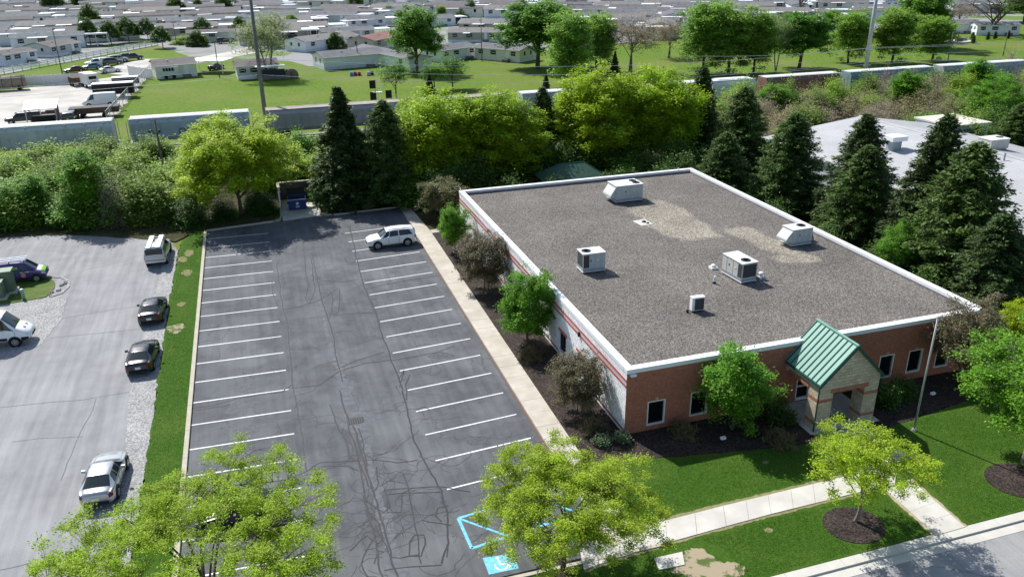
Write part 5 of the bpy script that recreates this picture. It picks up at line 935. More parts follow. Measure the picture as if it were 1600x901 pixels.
for y in (-.45,0,.45): MB().box((-.7,y,2.02),(2.9,.10,.07)).build('rack_tube', M_WHITE, pv_)
for x in (-1.9,-.6,.5): MB().box((x,0,1.95),(.06,1.3,.06)).build('rack_bar', M_WHITE, pv_)
text_mesh('lettering', 'PRO', .42, M_PLATE, pv_, Matrix.Translation((-.85,-.905,1.42)) @ Matrix.Rotation(math.radians(78), 4, 'X')); MB().box((-.1,-.90,1.46),(.42,.02,.22)).build('leaf_mark', ML, pv_)
MB().box((.55,-.935,1.02),(.7,.012,.07)).build('lettering_line', M_PLATE, pv_); MB().tube((.42,-.925,.74),(.42,-.94,.74), .2, n=14).build('round_badge', mat('badge_pink', (.6,.25,.2)), pv_)
# far vehicles by the homes and in the gravel yard
GL = [(.0,.72,.02,.20),(-1.42,-.06,-1.12,-.06)]; GS = [(-.1,1.05,-.1,.52),(-2.05,-.2,-1.75,-.2)]
def far(label, kind, col, px, py, rz, name='parked_car', cat='car', wheels=(-1.4,1.4)):
    st, gl, ws, rw = {'sed':(SED,GL,(.92,.13),(-1.84,-1.14)), 'suv':(SUV,GS,(1.17,.5),(-2.36,-2.2)), 'pup':(PUP,[(.55,1.15,.45,.72),(-.45,.48,-.45,.4)],(1.36,.8),None), 'van':(VAN,[(.72,1.86,.72,1.25)],(1.93,1.18),None)}[kind]
    b = G(px,py); return vehicle(name, label, st, paint('far_paint_%d' % int(px*7+py), col), (b.x,b.y,-.02), rz, gl, wheels, .36, ws=ws, rw=rw, detail=False, cat=cat, scale=1.0)
RA = math.radians(20)
far('dark red sedan parked at the end of the row by the white screen fence','sed',(.13,.010,.018),116,113,RA+math.pi); far('blue sedan parked between the red sedan and the white truck','sed',(.05,.16,.30),143,108,RA+math.pi); far('white crew cab pickup in the parked row by the rail fence','pup',(.7,.71,.72),152,103,RA+math.pi,'pickup_truck','pickup truck',(-1.7,1.75)); far('dark grey utility vehicle in the parked row','suv',(.05,.055,.06),176,101,RA); far('silver utility vehicle in the parked row','suv',(.42,.43,.45),185,97,RA); far('white coupe parked on the far side of the access road','sed',(.72,.72,.70),173,113,RA); far('black pickup parked at the end of the row by the rail fence','pup',(.012,.013,.018),207,94,RA,'pickup_truck','pickup truck',(-1.7,1.75)); far('black utility vehicle under the carport of the grey home','suv',(.012,.012,.014),352,68,.1); far('dark car parked under the white carport of the cream home','sed',(.014,.014,.016),338,108,1.0)
far('white panel van in the gravel yard behind the grey hopper','van',(.66,.69,.70),157,166,math.pi+.05,'cargo_van','van',(-1.75,1.75)); far('black pickup truck beside the shelter in the gravel yard','pup',(.02,.02,.022),38,192,math.pi+.1,'pickup_truck','pickup truck',(-1.7,1.75)); far('dark green pickup between the shelter and the flatbed','pup',(.035,.045,.03),112,190,math.pi/2,'pickup_truck','pickup truck',(-1.7,1.75))
MRUST = mat('rusty_steel', (.07,.045,.035), (.14,.09,.065), 2, rough=.9); MTRL = mat('trailer_grey', (.09,.085,.08), (.15,.14,.135), 1.5, rough=.9)
def container(label, px, py, L, W_, H_, rz, side, top, name='box_trailer', cat='trailer'):
    b = G(px,py); o = thing(name, label, cat, (b.x,b.y,-.02), rz); MB().box((0,0,.75+H_/2),(L,W_,H_)).build('box', side, o); MB().box((0,0,.75+H_+.04),(L*1.02,W_*1.03,.08)).build('roof', top, o)
    for x in (-L*.25,L*.2):
        for s_ in (-1,1): MB().tube((x,s_*(W_/2-.2),.4),(x,s_*(W_/2+.02),.4), .4, n=12).build('wheel', M_TYRE, o)
    for k in range(6): MB().box((-L/2+L*(k+.5)/6,-W_/2-.03,.75+H_/2),(.08,.06,H_*.96)).build('side_post', side, o)
    MB().box((L/2+.6,0,.6),(1.2,.12,.12)).build('tow_bar', MRUST, o); return o
container('long black dump box with a pale rim parked by the chain link fence',180,152,7.2,2.5,2.0,.02,M_BLACK,M_WHITE); container('dark blue dump box behind the black one by the fence',198,136,5.0,2.3,1.3,.05,mat('dark_navy', (.02,.025,.045)),M_WHITE); container('flat grey tarp covered trailer in the gravel yard',150,182,7.6,2.5,.9,.03,MRUST,MTRL)
o = container('white camper trailer with two dark windows by the screen fence',142,136,4.2,2.3,2.1,-1.1,mat('camper_white', (.68,.68,.66), rough=.5),M_WHITE,'camper_trailer','camper')
MB().box((2.12,0,2.1),(.03,1.5,.6)).build('window', M_GLASS, o); MB().box((2.12,0,1.2),(.03,1.0,.5)).build('vent_grille', MTRL, o)
o = container('rusty skid mounted dump trailer next to the white camper',120,134,3.0,2.0,1.0,-1.1,MRUST,MRUST); 
o = container('small white camper with a wide dark rear window beside the cream home',267,122,3.6,2.0,1.7,.1,MATS['camper_white'],M_WHITE,'camper_trailer','camper'); MB().box((-.2,-1.02,1.95),(2.4,.03,.7)).build('window', M_GLASS, o)
b = G(14,141); o = thing('tank_trailer', 'rusty tank trailer with open blue end at the screen fence', 'trailer', (b.x,b.y,0), .15); MB().tube((-3.4,0,1.5),(3.4,0,1.6), 1.3, n=18).build('tank', mat('tank_tan', (.20,.17,.13), (.30,.26,.20), 1.5), o, True); MB().box((-2.4,-1.33,1.2),(1.0,.1,1.3)).build('tool_box', mat('tank_blue', (.03,.12,.28)), o)
for k in range(4): MB().tube((-2.7+1.8*k,0,1.52+.015*k),(-2.58+1.8*k,0,1.52+.015*k), 1.36, n=18).build('band', MRUST, o)
for x in (-2,2): MB().tube((x,-1.2,.45),(x,1.2,.45), .45, n=12).build('wheel', M_TYRE, o)
b = G(70,192); o = thing('equipment_shelter', 'open sided shelter with white lean-to roof in the gravel yard', 'shelter', (b.x,b.y,0), .05)
for x in (-2.2,2.2):
    for y, h in ((-1.6,2.6),(1.6,3.4)): MB().box((x,y,h/2),(.14,.14,h)).build('post', M_STEEL, o)
r_ = MB(); r_.poly([(-2.5,-1.9,2.6),(2.5,-1.9,2.6),(2.5,1.9,3.5),(-2.5,1.9,3.5)]); r_.poly([(-2.5,-1.9,2.5),(-2.5,1.9,3.4),(2.5,1.9,3.4),(2.5,-1.9,2.5)]); r_.build('roof', M_WHITE, o); MB().box((0,.2,.7),(3.4,1.6,1.1)).build('stored_machine', M_BLACK, o); MB().box((2.25,0,1.5),(.06,3.1,2.6)).build('end_panel', MTRL, o)
for i in range(26):
    b = G(rs.uniform(8,150), rs.uniform(176,190)); 
    if i > 5: break
    o = MB().box((0,0,.3),(rs.uniform(.8,1.8),rs.uniform(.5,1.0),.6), top=.8).build('scrap_pile', MRUST); o.location = (b.x,b.y,0); tag(o, 'low dark pile of scrap on the gravel yard', 'scrap pile', 'scrap piles on the gravel yard')

# ------------------------------------------------------------------ the train
def railcar(label, x0, x1, col, kind='hopper', top=None):
    xc, L = (x0+x1)/2, x1-x0; o = thing('freight_car', label, 'rail car', (xc,56.9,.36), 0, 'freight cars of the parked train'); m = mat('car_'+label[:18].replace(' ','_'), tuple(c*.72 for c in col), col, .7, rough=.7, c3=tuple(c*.5 for c in col), scale3=.35); tm = top or M_WHITE
    H0, H1, hw = 1.15, 4.25, 1.55
    b = MB(); s1 = L/2-.5
    sec = [(-hw,H0+.5),(-hw,H1-.55),(-hw*.72,H1),(hw*.72,H1),(hw,H1-.55),(hw,H0+.5),(hw*.8,H0),(-hw*.8,H0)]
    st = [(-s1,.0),(s1,.0)]; n = len(b.v); k = len(sec)
    for x, _ in st: b.v += [(x, y, z) for y, z in sec]
    for i in range(k): j = (i+1) % k; b.f.append((n+i, n+j, n+k+j, n+k+i)); b.m.append(0)
    b.f.append(tuple(range(n+k-1,n-1,-1))); b.f.append(tuple(range(n+k,n+2*k))); b.m += [0,0]
    body = b.build('body', m, o)
    nr = int(L/1.15)
    for i in range(nr):
        x = -s1+.3+(2*s1-.6)*i/(nr-1)
        for s_ in (-1,1): MB().box((x,s_*(hw+.04),(H0+H1)/2-.1),(.10,.09,H1-H0-1.0)).build('side_post', m, body)
    for s_ in (-1,1): MB().box((0,s_*(hw*.72),H1+.05),(L-.9,.25,.07)).build('running_board', tm, o)
    if kind == 'hopper':
        MB().box((0,0,H1+.06),(L-1.2,1.3,.10)).build('roof_trough', tm, o)
        for i in range(8): MB().box((-s1+1+(2*s1-2)*i/7,-hw*.9,H1-.2),(.16,.14,.25)).build('hatch_latch', M_STEEL, o)
    elif kind == 'lumpy': MB().box((-L*.12,0,H1+.12),(L*.35,1.5,.2)).build('roof_hatch', tm, o); MB().box((L*.2,0,H1+.12),(L*.25,1.5,.2)).build('roof_hatch', tm, o)
    else: MB().box((0,0,H1+.04),(L-1.0,2.4,.07)).build('load_surface', tm, o)
    for s_ in (-1,1):
        MB().box((s_*(L/2-.28),0,1.0),(.5,2.8,.25)).build('end_sill', m, o); MB().tube((s_*(L/2-.1),-1.2,1.0),(s_*(L/2-.1),-1.2,4.0), .05, n=5).build('ladder_rail', M_STEEL, o); MB().tube((s_*(L/2-.1),1.0,1.0),(s_*(L/2-.1),1.0,4.0), .05, n=5).build('ladder_rail', M_STEEL, o)
        tk = MB().box((s_*(L/2-2.4),0,.6),(2.6,2.2,.4)).build('truck_frame', M_BLACK, o)
        for d in (-.85,.85): MB().tube((s_*(L/2-2.4)+d,-.8,.42),(s_*(L/2-2.4)+d,.8,.42), .42, n=14).build('wheelset', M_BLACK, tk)
    MB().tube((-L/2-.15,0,.95),(L/2+.15,0,.95), .1, n=6).build('coupler', M_BLACK, o)
    return o
railcar('pale blue grey covered hopper with small roof latches behind the gravel yard', -46.5, -26.6, (.66,.68,.68)); railcar('blue grey covered hopper with dark lettering beside the wooden pole', -25.4, -8.4, (.54,.60,.64))
for (t, x, z) in (('ICOX', -21.8, 2.45),):
    ow = [q for q in bpy.data.objects if q.get('label','').startswith('blue grey covered hopper')][0]; text_mesh('lettering', t, .72, M_BLACK, ow, Matrix.Translation((x+16.9, -1.66, z)) @ Matrix.Rotation(math.radians(90), 4, 'X'))
gm = MB()
for i in range(5):
    for a in range(9): t0, t1 = a*.62+i, (a+1)*.62+i; gm.tube((-1.2+i*.95+.4*math.cos(t0),-1.66,2.3+.45*math.sin(t0)),(-1.2+i*.95+.4*math.cos(t1),-1.66,2.3+.45*math.sin(t1)),.05,n=4)
gm.build('painted_scrawl', M_BLACK, ow)
railcar('weathered grey brown gondola next to the tall grey pole', -7.0, 13.8, (.50,.475,.455), 'gondola', mat('gondola_load', (.22,.20,.19), (.36,.31,.28), .8)); railcar('weathered grey car with rust streaks behind the dark pine', 14.9, 31.0, (.46,.45,.44), 'gondola', MATS['gondola_load']); railcar('pale grey green covered hopper before the huge dark ash', 32.2, 48.6, (.52,.57,.56))
railcar('light grey covered hopper hidden behind the lime maples', 49.8, 65.2, (.34,.35,.35)); railcar('bright white covered hopper behind the rounded conifer', 66.2, 75.6, (.82,.84,.86), 'lumpy'); railcar('rust red covered hopper with pale roof behind the bare shrubs', 76.8, 93.0, (.30,.15,.11)); railcar('teal end covered hopper behind the thicket', 94.2, 113.6, (.24,.36,.36)); railcar('grey covered hopper beyond the teal one', 114.8, 136.2, (.42,.45,.46)); railcar('last grey covered hopper of the train along the thicket', 137.4, 158.6, (.42,.44,.45)); railcar('further grey hopper of the train past the bare trees', 159.8, 181.0, (.24,.25,.26))

# ------------------------------------------------------------------ poles, wires, signals
def pole(label, x, y, H_, r0, m, arms=(), name='utility_pole'):
    o = thing(name, label, 'utility pole', (x,y,-.05)); MB().tube((0,0,0),(0,0,H_), r0, r0*.65, 12).build('pole', m, o, True)
    for (z, L_) in arms:
        a = MB().box((0,-.16,z),(L_,.12,.14)).build('crossarm', m, o)
        for t in (-.46,-.2,.2,.46): MB().tube((L_*t,-.16,z+.07),(L_*t,-.16,z+.25), .05, n=6).build('insulator', M_STEEL, a)
    return o
tp = G(418,208); pole('tall grey weathered utility pole in front of the gondola car', tp.x, tp.y, 21, .36, M_POLEG, ((19.5,2.6),))
sp_ = Vector((GY(1358,140,60).x, 60, 0)); pole('tall steel transmission pole behind the teal hopper car', sp_.x+.6, 62.5, 24, .42, M_STEEL, ((4.6,1.6),(7.6,1.6)))
wp = G(262,300); o = pole('brown wooden pole with a grey conduit rising from the thicket', wp.x, wp.y, height_at(wp, 186), .17, M_POLE); MB().tube((-.25,-.1,.2),(-.25,-.1,4.2), .06, n=6).build('conduit', M_WHITE, o)
for (px, py, top, lab) in ((98,118,44,'thin dark pole standing at the white screen fence'),(343,121,66,'dark lamp pole in the yard of the cream home'),(560,104,60,'dark wooden pole on the lawn by the pale green home'),(753,96,26,'grey pole by the steps of the white home'),(276,70,36,'dark pole among the round headed trees'),(375,36,18,'short pole between the far grey homes'),(1480,100,50,'grey metal pole past the teal hopper car'),(1567,88,44,'thin weathered pole at the thicket end')):
    b = G(px,py); pole(lab, b.x, b.y, height_at(b, top), .12, M_POLEG if 'grey' in lab else M_POLE)
def wire(a, b, sag, lab, r=.026):
    a, b = Vector(a), Vector(b); P_ = [a.lerp(b, t/24)-Vector((0,0,sag*4*(t/24)*(1-t/24))) for t in range(25)]; T_ = Tubes(); T_.add(np.array([tuple(p) for p in P_]), np.full(25, r), 4)
    o = link(bpy.data.objects.new('power_line', T_.mesh('power_line', M_WIRE))); tag(o, lab, 'power line', 'power lines along the railway')
for z, dy in ((8.2,0),(9.4,-.5),(10.6,.5)):
    wire((-120,tp.y+dy+2,z), (tp.x,tp.y+dy,z+.6), 1.2, 'thin power line strung beside the railway tracks'); wire((tp.x,tp.y+dy,z+.6), (sp_.x+.6,62.5+dy,z-3), 2.2, 'thin power line strung beside the railway tracks'); wire((sp_.x+.6,62.5+dy,z-3), (300,66+dy,z-2.6), 1.4, 'thin power line strung beside the railway tracks')
for z in (4.8, 7.8): wire((sp_.x+.6,62.3,z), (260,60,z+1), .8, 'low power line leaving the steel transmission pole'); wire((60,66,z+.4), (sp_.x+.6,62.3,z), .8, 'low power line leaving the steel transmission pole')
for bx_, tops, lab in (((581,168),(137,155),'railway signal mast with ladder and two black square target boards'),((604,166),(152,),'railway signal mast with a single black square target board')):
    b = G(*bx_); o = thing('railway_signal', lab, 'railway signal', (b.x,b.y-6,0)); base = Vector((b.x,b.y-6,0)); H_ = height_at(base, 124 if len(tops) > 1 else 148); MB().tube((0,0,0),(0,0,H_), .09, n=8).build('mast', M_STEEL, o)
    for t in tops: z = height_at(base, t); bd = MB().box((-.45,-.12,z+.55),(1.05,.05,1.35)).build('target_board', M_BLACK, o); MB().tube((-.45,-.16,z+.6),(-.45,-.3,z+.6), .12, n=10).build('lens_hood', M_BLACK, bd)
    for s_ in (.35,.85): MB().tube((s_,0,0),(s_,0,H_), .04, n=5).build('ladder_rail', M_WHITE, o)
    for k in range(int(H_/.5)): MB().tube((.35,0,.4+k*.5),(.85,0,.4+k*.5), .03, n=4).build('ladder_rung', M_WHITE, o)
    MB().box((.3,.1,H_*.62),(1.6,.7,.08)).build('platform', M_WHITE, o)
for (px, py, cols, lab) in ((555,118,((.05,.25,.45),(.45,.02,.05),(.5,.05,.08)),'blue and red plastic ride-on toys left on the grass'),(581,117,((.45,.35,.42),(.03,.04,.18)),'navy and pink plastic toy left on the grass')):
    b = G(px,py); o = thing('ride_on_toy', lab, 'toy', (b.x,b.y,-.05))
    for i, c in enumerate(cols): MB().box((i*.85-.8,rs.uniform(-.3,.3),.45),(.9,.8,.7), top=.6).build('toy_body', mat('toy_%d_%d' % (px,i), c, rough=.4), o); MB().tube((i*.85-.8,-.45,.2),(i*.85-.8,.45,.2), .22, n=10).build('wheel', M_BLACK, o)

# ------------------------------------------------------------------ neighbour building with ribbed metal roof
NX0, NX1, NXR, NY0, NY1, NE, NR = 51.0, 76.4, 65.5, -48.0, 17.5, 4.1, 5.7
o = thing('warehouse', 'low building with pale ribbed metal gable roof beyond the dark spruces', 'building', (NX0, NY1, 0)); TN = Matrix.Translation((-NX0,-NY1,0))
def np_(b, name, m, par=None, smooth=False):
    q = b.build(name, m, par or o, smooth)
    if par is None: q.matrix_local = TN
    return q
MWH = mat('pale_siding', (.55,.60,.63), (.62,.66,.69), .6, rough=.6); MMR = mat('ribbed_metal', (.40,.403,.408), (.47,.473,.478), .25, rough=.6, c3=(.36,.363,.368), scale3=.12)
b = MB()
for (x, flip) in ((NX0,1),(NX1,0)): q = [(x,NY0,0),(x,NY1,0),(x,NY1,NE),(x,NY0,NE)]; b.poly(q[::-1] if flip else q)
for (y, flip) in ((NY0,0),(NY1,1)): q = [(NX0,y,0),(NX1,y,0),(NX1,y,NE),(NXR,y,NR),(NX0,y,NE)]; b.poly(q[::-1] if flip else q)
np_(b, 'wall', MWH)
for (xe, nm) in ((NX0-.3,0),(NX1+.3,1)):
    pb = MB(); q = [(xe,NY0-.2,NE-.02),(NXR,NY0-.2,NR+.06),(NXR,NY1+.2,NR+.06),(xe,NY1+.2,NE-.02)]; pb.poly(q if nm else q[::-1]); pb.poly([(p[0],p[1],p[2]-.08) for p in (q[::-1] if nm else q)]); pn = np_(pb, 'roof_slope', MMR)
    nrb = 34; me = None
    for i in range(nrb):
        t = (i+.5)/nrb; x = xe+(NXR-xe)*t; z = NE-.02+(NR+.08-NE)*t; np_(MB().box((x,(NY0+NY1)/2,z-.005),(.06,NY1-NY0+.38,.05)), 'roof_rib', MMR, pn)
np_(MB().tube((NXR,NY0-.2,NR+.07),(NXR,NY1+.2,NR+.07), .14, n=8), 'ridge_cap', MMR)
def rp(px, py, z): p = G(px,py,z); return p
dq = rp(1396,230,5.3); hv = thing('roof_duct', 'square capped duct rising from the ribbed metal roof', 'roof vent', (dq.x,dq.y,4.95)); MB().box((0,0,.55),(1.2,1.0,1.3)).build('shaft', M_CURBM, hv); MB().box((0,0,1.4),(2.0,1.7,.5)).build('cap', M_WHITE, hv)
dq = rp(1550,232,5.2); hv = thing('rooftop_unit', 'wide pale air conditioner on the far slope of the ribbed metal roof', 'air conditioner', (dq.x,dq.y,4.9)); MB().box((0,0,.2),(2.3,1.6,.5)).build('base_rail', M_CURBM, hv); MB().box((0,0,.95),(2.5,1.8,1.0)).build('cabinet', M_RTU2, hv); MB().box((0,0,1.48),(2.6,1.9,.06)).build('top_panel', M_WHITE, hv); MB().tube((.7,0,1.51),(.7,0,1.55), .4, n=14).build('fan_guard', M_COIL, hv)
dq = rp(1567,257,5.2); hv = thing('vent_pipe', 'slim tall vent pipe with white flashing on the ribbed metal roof', 'pipe', (dq.x,dq.y,5.0)); MB().tube((0,0,-.1),(0,0,.14), .45, .12, 12).build('flashing', M_WHITE, hv); MB().tube((0,0,0),(0,0,1.4), .09, n=8).build('pipe', M_CURBM, hv)
b = G(1505,232); o2 = thing('sign_building', 'small pale flat roofed building with lettering on its blue grey wall', 'building', (80.2,17.2,0), 0.02)
MB().box((0,0,2.1),(6.4,6,4.2)).build('wall', mat('blue_siding', (.42,.52,.60), (.48,.57,.64), .6), o2); MB().box((0,0,4.3),(6.8,6.4,.2)).build('roof', mat('cream_roof', (.58,.54,.46), (.66,.62,.54), .5), o2)
text_mesh('lettering', 'AIT', 1.0, M_BLACK, o2, Matrix.Translation((-.5,-3.06,3.4)) @ Matrix.Rotation(math.radians(90), 4, 'X')); tt = MB()
for a in range(12): tt.box((1.5+.36*math.cos(a*.5236),-3.04,3.45+.36*math.sin(a*.5236)),(.2,.04,.2))
tt.build('ring_mark', mat('mark_red', (.45,.10,.09)), o2)

# ------------------------------------------------------------------ fences
def rail_fence():
    a, b = G(-8,118), G(246,70); o = thing('rail_fence', 'white three rail vinyl fence curving past the parked cars', 'fence', (a.x,a.y,-.05)); n = 22; L_ = (b-a).length; ang = math.atan2((b-a).y,(b-a).x); o.rotation_euler = (0,0,ang)
    for i in range(n+1): MB().box((L_*i/n,0,.75),(.18,.18,1.5)).build('post', M_WHITE, o); MB().dome((L_*i/n,0,1.5), .14, .1, 8, 2).build('post_cap', M_WHITE, o) if i % 4 == 0 else None
    for z in (.5,.9,1.3): MB().box((L_/2,0,z),(L_,.06,.2)).build('rail', M_WHITE, o)
rail_fence()
def panel_fence(p, q, lab, h=2.0, n=8):
    a, b = G(*p), G(*q); ang = math.atan2((b-a).y,(b-a).x); L_ = (b-a).length; o = thing('screen_fence', lab, 'fence', (a.x,a.y,-.05), ang)
    for i in range(n): MB().box((L_*(i+.5)/n,0,h/2),(L_/n-.16,.05,h-.1)).build('panel', MATS['camper_white'], o); MB().box((L_*i/n,0,h/2+.05),(.14,.14,h+.1)).build('post', M_WHITE, o)
panel_fence((26,135),(140,130),'white solid vinyl screen fence along the gravel yard', 2.2, 8); panel_fence((202,118),(240,124),'short white solid vinyl fence beside the cream home', 2.2, 4)
a, b = G(168,192), G(238,112); ang = math.atan2((b-a).y,(b-a).x); L_ = (b-a).length; o = thing('chain_link_fence', 'grey chain link fence between the gravel yard and the grass field', 'fence', (a.x,a.y,-.05), ang)
for i in range(19): MB().tube((L_*i/18,0,0),(L_*i/18,0,2.0), .05, n=6).build('post', M_STEEL, o)
MB().tube((0,0,1.98),(L_,0,1.98), .04, n=6).build('top_rail', M_STEEL, o); wm = MB(); k = .35
for i in range(int(L_/k)):
    for d in (1,-1): x = i*k; wm.box((x+d*0,0,1.0),(.012,.012,1.95)) if d == 1 else None
for j in range(7): wm.box((L_/2,0,.1+j*.3),(L_,.012,.012))
tag(wm.build('wire_mesh', M_STEEL, o), kind='stuff')

# ------------------------------------------------------------------ the mobile homes
WALLS = {'white':mat('siding_white', (.72,.74,.75), (.80,.81,.82), .4), 'cream':mat('siding_cream', (.64,.65,.55), (.72,.72,.63), .4), 'grey':mat('siding_grey', (.46,.50,.50), (.54,.57,.57), .4), 'blue':mat('siding_blue', (.58,.64,.69), (.66,.71,.75), .4), 'taupe':mat('siding_taupe', (.38,.35,.29), (.44,.41,.35), .4)}
ROOFS = {'grey':mat('shingle_grey', (.105,.108,.118), (.150,.154,.165), .6, rough=.9, c3=(.19,.19,.20), scale3=.2), 'brown':mat('shingle_brown', (.105,.092,.090), (.150,.134,.132), .6, rough=.9, c3=(.18,.16,.158), scale3=.2), 'dark':mat('shingle_dark', (.10,.11,.12), (.16,.17,.18), .6, rough=.9), 'tan':mat('shingle_tan', (.165,.155,.15), (.215,.205,.195), .6, rough=.9), 'red':mat('shingle_red', (.20,.09,.075), (.28,.14,.12), .6, rough=.9)}
M_SHUT = mat('shutter_dark', (.03,.035,.045), rough=.7)
def home(wc, rc, L, W_, carport=0, porch=0, detail=True, rise=None, blank=False):
    L = float(L)
    """long side along x, front faces -y; parts hang on an Empty"""
    o = thing('mobile_home', '', 'mobile home'); H_ = 2.8; rise = rise or W_*.115; wm = WALLS[wc]; b = MB(); b.box((0,0,.35),(L-.04,W_-.04,.7)); b.build('skirting', WALLS['white'] if wc != 'white' else WALLS['blue'], o)
    b = MB(); hx, hy = L/2, W_/2
    for q in ([(-hx,-hy,.7),(hx,-hy,.7),(hx,-hy,H_),(-hx,-hy,H_)],[(hx,hy,.7),(-hx,hy,.7),(-hx,hy,H_),(hx,hy,H_)],[(hx,-hy,.7),(hx,hy,.7),(hx,hy,H_),(hx,0,H_+rise),(hx,-hy,H_)],[(-hx,hy,.7),(-hx,-hy,.7),(-hx,-hy,H_),(-hx,0,H_+rise),(-hx,hy,H_)]): b.poly(q)
    b.build('wall', wm, o); r = MB(); e = .3; t = .12; k = rise/hy
    up = [(-hx-e,-hy-e,H_-k*e),(hx+e,-hy-e,H_-k*e),(hx+e,0,H_+rise),(-hx-e,0,H_+rise)]; u2 = [(hx+e,hy+e,H_-k*e),(-hx-e,hy+e,H_-k*e),(-hx-e,0,H_+rise),(hx+e,0,H_+rise)]
    for q in (up,u2):
        q = [(p[0],p[1],p[2]+t) for p in q]; r.poly(q); r.poly([(p[0],p[1],p[2]-t) for p in q][::-1])
        for i in range(4): p_, q_ = q[i], q[(i+1) % 4]; r.poly([p_,(p_[0],p_[1],p_[2]-t),(q_[0],q_[1],q_[2]-t),q_])
    rf_ = r.build('roof', ROOFS[rc], o)
    if detail:
        MB().box((0,-hy-e-.02,H_-k*e+.06),(L+.6,.06,.14)).build('eave_trim', M_WHITE, rf_)
        MB().tube((L*.2,hy*.4,H_+rise*.5),(L*.2,hy*.4,H_+rise*.6+.5), .12, n=6).build('vent_pipe', M_WHITE, rf_); MB().box((-L*.15,-hy*.4,H_+rise*.6+.2),(.3,.3,.3)).build('vent', M_STEEL, rf_)
    xs = [] if blank else [-L*.36,-L*.08,L*.36] if detail else [-L*.33,L*.05,L*.34]
    for i, x in enumerate(xs):
        w = MB().box((x,-hy-.015,1.95),(1.1 if i % 2 else .8,.04,.95)).build('window', M_GLASS, o)
        if detail:
            for s_ in (-1,1): MB().box((x+s_*(.72 if i % 2 else .57),-hy-.02,1.95),(.22,.04,1.0)).build('shutter', M_SHUT, w)
            MB().box((x,-hy-.03,1.95),(1.16 if i % 2 else .86,.03,.09)).build('sash_bar', M_WHITE, w)
    for y in (-hy*.4,hy*.35): MB().box((hx+.015,y,1.95),(.04,.7,.9)).build('window', M_GLASS, o); MB().box((-hx-.015,y,1.95),(.04,.7,.9)).build('window', M_GLASS, o)
    if detail: d = MB().box((L*.24,-hy-.02,1.75),(.9,.05,2.0)).build('door', M_WHITE, o); MB().box((L*.24,-hy-.7,.35),(1.6,1.3,.7)).build('step', M_POLEG, o)
    if carport:
        cw = 3.2+carport*.22; cy = -hy*.25; cl = W_*.8; cp = MB().box((hx+cw/2+.02,cy,2.92),(cw,cl,.14)).build('carport_roof', M_WHITE, o); MB().box((hx+cw/2+.02,cy-cl/2,2.86),(cw+.1,.08,.3)).build('carport_fascia', M_WHITE, cp)
        for x in (hx+cw*.5, hx+cw-.1):
            for y in (cy-cl/2+.15, cy+cl/2-.15): MB().box((x,y,1.4),(.12,.12,2.85)).build('carport_post', M_WHITE, cp)
        MB().box((-L*.12,-hy-1.1,2.72),(carport*.42,2.2,.10)).build('awning', M_WHITE, o)
    if porch:
        pq = MB().box((hx*.0+L*.3,-hy-1.3,.4),(porch,2.5,.8)).build('porch_deck', M_POLEG, o); MB().box((L*.3,-hy-1.3,2.75),(porch+.3,2.8,.1)).build('porch_roof', M_WHITE, o); MB().box((L*.3,-hy-2.5,1.5),(porch-.2,.04,1.3)).build('porch_screen', M_SHUT, pq)
    return o
VAR = [('white','grey',16,7.2,9,0),('cream','brown',17,5.2,11,0),('grey','grey',16,7.0,9,0),('white','brown',18,5.0,12,0),('blue','grey',17,5.2,8,5),('taupe','tan',16,7.0,8,4),('white','dark',17,5.0,11,0),('blue','brown',18,5.2,12,0),('white','tan',16,7.2,10,0),('cream','grey',17,5.0,11,0)]
def vlab(v): return '%s mobile home with %s roof%s%s in the park' % (v[0], v[1], ', white carport' if v[4] else '', ', screened porch' if v[5] else '')
# near homes placed one by one: ends of the wall that faces us
NEAR = [((507,110),(602,102),'white','grey',8.5,0,0,'pale green white home with hipped grey roof at the field edge by the toys'),((553,93),(640,112),'white','grey',6.0,0,0,'long white home running towards the big ash'),((742,92),(812,98),'cream','grey',7.0,0,0,'white home with wooden steps beside the grey pole'),((690,98),(745,90),'white','grey',7.5,0,0,'pale home half hidden behind the field saplings'),((245,124),(309,119),'cream','brown',8.0,0,0,'cream home with brown roof behind the small camper'),((372,125),(436,121),'grey','brown',8.0,0,6,'grey home with brown roof and dark screened porch by the tall pole'),
 ((478,82),(560,70),'white','tan',8.0,0,0,'white home with tan roof behind the round bush'),((585,80),(640,68),'taupe','red',8.5,0,5,'taupe home with red brown roof and white porch roof'),((700,66),(780,66),'taupe','tan',8.0,5,0,'taupe home with tan roof and white gazebo porch'),((640,44),(712,40),'white','grey',8.0,6,0,'white home with grey roof left of a clipped hedge pair'.replace('left of','beside')),((545,45),(603,42),'white','dark',8,6,0,'white home with dark blue roof and wide white awning'),((80,90),(128,82),'grey','brown',8,0,0,'grey green home with brown roof at the rail fence'),((8,104),(60,96),'blue','brown',6,0,0,'pale blue shed like home at the rail fence'),((1455,52),(1530,52),'white','grey',7,0,0,'long pale home behind the patio'),((1525,55),(1592,55),'white','grey',6,0,0,'pale home behind the arborvitae row')]
near_pos = []
for (p, q, wc, rc, W_, cp, pr, lab) in NEAR:
    a, b = G(*p), G(*q); L_ = (b-a).length; ang = math.atan2((b-a).y,(b-a).x); n = Vector((-math.sin(ang), math.cos(ang), 0)); c = (a+b)/2+n*W_/2
    h = home(wc, rc, L_, W_, cp, pr, blank=('hipped' in lab or 'brown roof behind' in lab)); h.location = (c.x,c.y,-.05); h.rotation_euler = (0,0,ang); tag(h, lab); near_pos.append((c.x,c.y,max(L_,W_)/2+3))
